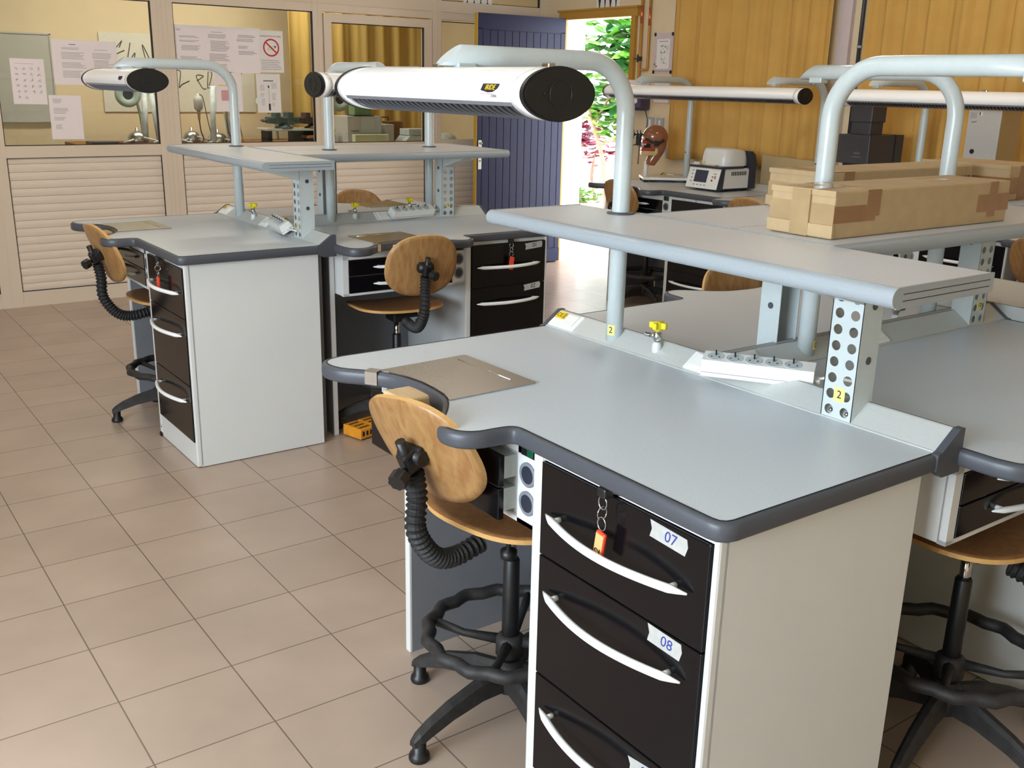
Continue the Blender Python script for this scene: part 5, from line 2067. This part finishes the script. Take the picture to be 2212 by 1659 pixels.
def motor(x, y, z, lab):
    r = empty('hanging_motor', (x, y, z))
    b = newmb(M['device_grey'])
    b.lathe([(0.026, -0.065), (0.038, -0.05), (0.041, 0.02), (0.036, 0.05), (0.016, 0.062), (0.008, 0.085)], 18)
    done(b, 'motor_body', r)
    b = newmb(M['device_beige'])
    b.lathe([(0.010, -0.15), (0.014, -0.10), (0.018, -0.065)], 12)
    done(b, 'sleeve', r)
    b = newmb(M['charcoal'])
    b.tube(smooth_path([(0, 0, -0.15), (0.01, 0, -0.25), (0.03, 0, -0.32), (0.0, 0, -0.36), (-0.03, 0, -0.40)], 6), 0.006, 8)
    b.tube(smooth_path([(0.0, 0, 0.07), (0.05, 0.02, 0.05), (0.08, 0.02, -0.12), (0.12, 0.02, -0.35)], 6), 0.004, 8)
    done(b, 'flex_shaft', r)
    return tag(r, lab, 'motor', 'hanging flexible shaft motors')


motor(2.86, 7.0, 1.345, 'grey hanging motor in the middle of the second window')
motor(2.41, 7.28, 1.36, 'grey hanging motor below the black lamp end')
motor(2.66, 7.15, 1.335, 'grey hanging motor at the left edge of the second window')

for x, y, m, lab, k in ((3.40, 6.98, 'vice_green', 'dark green bench vice right of the lamp post', 0), (3.70, 6.98, 'vice_brown', 'dark brown bench vice under the tool diagram', 1)):
    r = empty('bench_vice', (x, y, 1.1155))
    b = newmb(M[m])
    b.rbox(-0.17, 0.16, -0.05, 0.05, 0.045, 0.105, 0.012)
    b.rbox(-0.10, -0.05, -0.06, 0.06, 0.04, 0.145, 0.008)
    b.rbox(0.02, 0.08, -0.06, 0.06, 0.03, 0.15, 0.008)
    b.lathe([(0.085, 0), (0.085, 0.012), (0.05, 0.025), (0.045, 0.05)], 18)
    done(b, 'vice_body', r)
    b = newmb(M['charcoal'])
    b.tube([(-0.20, -0.06, 0.07), (-0.20, 0.06, 0.07)], 0.007, 8)
    b.tube([(-0.21, 0, 0.07), (-0.15, 0, 0.07)], 0.014, 10)
    done(b, 'vice_handle', r)
    tag(r, lab, 'vice', 'bench vices')

# boxes in the doorway window
G = 'boxes behind the doorway glass'
box_thing('workroom_counter', 3.42, 5.18, 6.2, 7.1, 0.86, 0.92, 'board', 'pale counter top behind the doorway glass', 'counter', 0.006)
b = newmb(M['bench_red'])
b.box(3.35, 5.15, 6.25, 7.05, 0, 0.86)
o = done(b, 'counter_cabinet')
tag(o, 'dark cabinet under the pale counter behind the doorway glass', 'cabinet')
r = empty('grey_filing_box', (3.96, 6.55, 0.92))
b = newmb(M['device_grey'])
b.rbox(-0.175, 0.175, -0.12, 0.16, 0.0, 0.325, 0.004)
done(b, 'carton', r)
b = newmb(M['paint'])
b.box(-0.04, 0.17, -0.122, -0.12, 0.18, 0.32)
b.box(-0.14, -0.06, -0.122, -0.12, 0.185, 0.200, M['print'])
done(b, 'label_panel', r)
tag(r, 'tall grey box with lettered front behind the doorway glass', 'box', G)
box_thing('paper_stack', 3.81, 4.16, 6.33, 6.40, 0.92, 1.085, 'pale_green_paper', 'row of pale green folders standing before the grey box', 'folders', 0.004, G)
r = empty('green_box', (3.95, 6.5, 1.2535))
b = newmb(M['box_green'])
b.rbox(-0.085, 0.09, -0.06, 0.06, 0.0, 0.085, 0.004)
done(b, 'box_body', r)
b = newmb(M['charcoal'])
b.box(-0.10, 0.11, -0.07, 0.07, -0.008, 0.0)
done(b, 'dark_base', r)
tag(r, 'small green box lying on the tall grey box', 'box', G)
box_thing('grey_cabinet_side', 4.19, 4.28, 6.45, 6.75, 0.92, 1.17, 'device_grey', 'upright grey panel box between folders and brown case', 'box', 0.004, G)
r = empty('brown_case', (4.42, 6.75, 0.92))
b = newmb(M['suitcase'])
b.rbox(-0.13, 0.10, -0.05, 0.06, 0.0, 0.27, 0.008)
done(b, 'case_body', r)
b = newmb(M['charcoal'])
b.tube([(-0.115, 0, 0.265), (-0.115, 0, 0.305), (-0.035, 0, 0.305), (-0.035, 0, 0.265)], 0.007, 8)
done(b, 'carry_handle', r)
tag(r, 'brown upright case with black handle behind the doorway glass', 'case')
r = empty('white_machine', (4.50, 6.45, 0.92))
b = newmb(M['dirty_white'])
b.prism([(-0.22, 0), (0.26, 0), (0.20, 0.10), (0.13, 0.14), (-0.10, 0.15), (-0.20, 0.05)], -0.1, 0.1, 'y')
done(b, 'sloped_body', r)
b = newmb(M['dirty_white'])
b.rbox(-0.11, 0.11, -0.09, 0.09, 0.15, 0.21, 0.004)
done(b, 'top_box', r)
tag(r, 'white sloped machine with a flat top box behind the doorway glass', 'machine')
r = empty('round_white_machine', (4.86, 6.45, 0.92))
b = newmb(M['dirty_white'])
b.ball((0, 0, 0.085), 0.11, None, None, (1.1, 0.8, 0.75), 20, 12)
done(b, 'rounded_cover', r)
tag(r, 'rounded white machine behind the narrow pane next to the blue door', 'machine')
box_thing('clear_basin', 5.02, 5.17, 6.4, 6.6, 0.92, 0.98, 'dirty_white', 'low pale basin beside the rounded white machine', 'basin', 0.02)
b = newmb(M['lamp_green'])
b.tube(smooth_path([(4.22, 6.9, 1.52), (4.25, 6.9, 1.40), (4.28, 6.92, 1.25), (4.31, 6.95, 0.92)], 6), 0.016, 10)
o = done(b, 'desk_lamp')
tag(o, 'grey-green slanting lamp stem rising behind the green box', 'lamp')
r = empty('jar_stack', (3.68, 6.6, 0.92))
b = newmb(M['dirty_white'])
for k in range(4):
    b.lathe([(0.06, 0.045 * k), (0.066, 0.045 * k + 0.01), (0.062, 0.045 * k + 0.042)], 18)
b.lathe([(0.05, 0.18), (0.06, 0.19), (0.058, 0.21), (0.02, 0.215)], 18, M['yellow'])
done(b, 'stacked_tubs', r)
tag(r, 'stacked tubs with yellow lid at the left edge of the doorway glass', 'tubs')

# ------------------------------------------------------------------ outside the open door
b = newmb(M['terrace'])
b.box(5.451, 7.6, 2.0, 14.0, -0.10, -0.02)
struct(b, 'terrace_floor')
b = newmb(M['soil'])
b.box(7.6, 22.0, 2.0, 24.0, -0.14, -0.06)
struct(b, 'garden_ground')


b = newmb(M['ceiling'])
b.box(5.451, 7.3, 2.5, 8.5, 2.52, 2.62)  # unseen slab added over the doorway to hold back high skylight
struct(b, 'added_sky_blocker')


def leaf_cloud(name, m, n, cx, cy, cz, rx, ry, rz_, ll, lw, seed, parent, droop=0.6):
    rg = random.Random(seed)
    b = newmb(m)
    for _ in range(n):
        while True:
            p = Vector((rg.uniform(-1, 1), rg.uniform(-1, 1), rg.uniform(-1, 1)))
            if p.length < 1:
                break
        c = Vector((cx + p.x * rx, cy + p.y * ry, cz + p.z * rz_))
        a = rg.uniform(0, 2 * PI)
        d = Vector((math.cos(a), math.sin(a), rg.uniform(-droop, 0.25))).normalized()
        s = d.cross(Vector((0, 0, 1))).normalized()
        s = (s + Vector((0, 0, rg.uniform(-0.5, 0.5)))).normalized()
        L, Wd = ll * rg.uniform(0.7, 1.25), lw * rg.uniform(0.8, 1.2)
        nn = d.cross(s) * 0.12 * L
        v = [c, c + d * L * 0.3 + s * Wd * 0.5, c + d * L * 0.7 + s * Wd * 0.42, c + d * L - nn, c + d * L * 0.7 - s * Wd * 0.42, c + d * L * 0.3 - s * Wd * 0.5, c + d * L * 0.5 + nn * 0.5]
        b.add(v, [(0, 1, 6), (1, 2, 6), (2, 3, 6), (3, 4, 6), (4, 5, 6), (5, 0, 6)], None, True)
    return done(b, name, parent)


r = empty('garden_tree', (9.0, 8.55, -0.06))
b = newmb(M['bark'])
b.tube(smooth_path([(-0.35, -0.20, 0.0), (-0.36, -0.12, 0.6), (-0.38, 0.10, 1.1), (-0.38, 0.42, 1.65), (-0.3, 0.62, 2.2), (-0.2, 0.7, 2.8)], 6), [0.030] * 31, 10)
b.tube(smooth_path([(-0.38, 0.10, 1.1), (-0.1, -0.05, 1.7), (0.25, -0.25, 2.5)], 6), 0.018, 8)
done(b, 'trunk', r)
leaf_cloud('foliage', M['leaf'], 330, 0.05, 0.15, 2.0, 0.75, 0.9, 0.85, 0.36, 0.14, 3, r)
leaf_cloud('darker_foliage', M['leaf_dark'], 230, 0.1, -0.25, 1.95, 0.7, 0.5, 0.9, 0.36, 0.13, 4, r)  # second leaf cloud in a darker green
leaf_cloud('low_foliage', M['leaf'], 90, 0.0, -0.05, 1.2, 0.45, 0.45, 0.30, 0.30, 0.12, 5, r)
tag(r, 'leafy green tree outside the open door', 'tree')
for i, (x, y, z, n, lab) in enumerate(((9.3, 9.70, 0.92, 90, 'crimson-leaved shrub outside, nearest the door frame'), (9.2, 9.25, 0.72, 46, 'low crimson-leaved shrub outside in the middle of the doorway'))):
    r = empty('crimson_shrub', (x, y, -0.06))
    b = newmb(M['bark'])
    for k in range(3):
        b.tube(smooth_path([(0.03 * k, 0, 0), (0.02 * k - 0.04, 0.05 * k, z * 0.5), (0.10 * k - 0.1, 0.10 * k - 0.1, z)], 4), 0.010, 6)
    done(b, 'stem', r)
    leaf_cloud('leaves', M['leaf_red'], n, 0, 0, z + 0.02, 0.22, 0.28, 0.24, 0.24, 0.07, 30 + i, r, 0.3)
    tag(r, lab, 'shrub', 'crimson shrubs')
r = empty('grass_tuft', (8.9, 9.15, -0.06))
leaf_cloud('blades', M['leaf'], 120, 0, 0, 0.09, 0.35, 0.30, 0.12, 0.22, 0.018, 50, r, -0.2)
tag(r, 'low green tuft on the ground outside the door', 'plant')
r = empty('dry_plant', (8.2, 8.55, -0.06))
b = newmb(M['soil'])
for k in range(9):
    a = 0.7 * k
    b.tube(smooth_path([(0, 0, 0), (0.08 * math.cos(a), 0.08 * math.sin(a), 0.22), (0.14 * math.cos(a + 0.5), 0.14 * math.sin(a + 0.5), 0.40)], 4), 0.006, 6)
done(b, 'dry_stems', r)
tag(r, 'dry brown stemmed plant outside the door', 'plant')
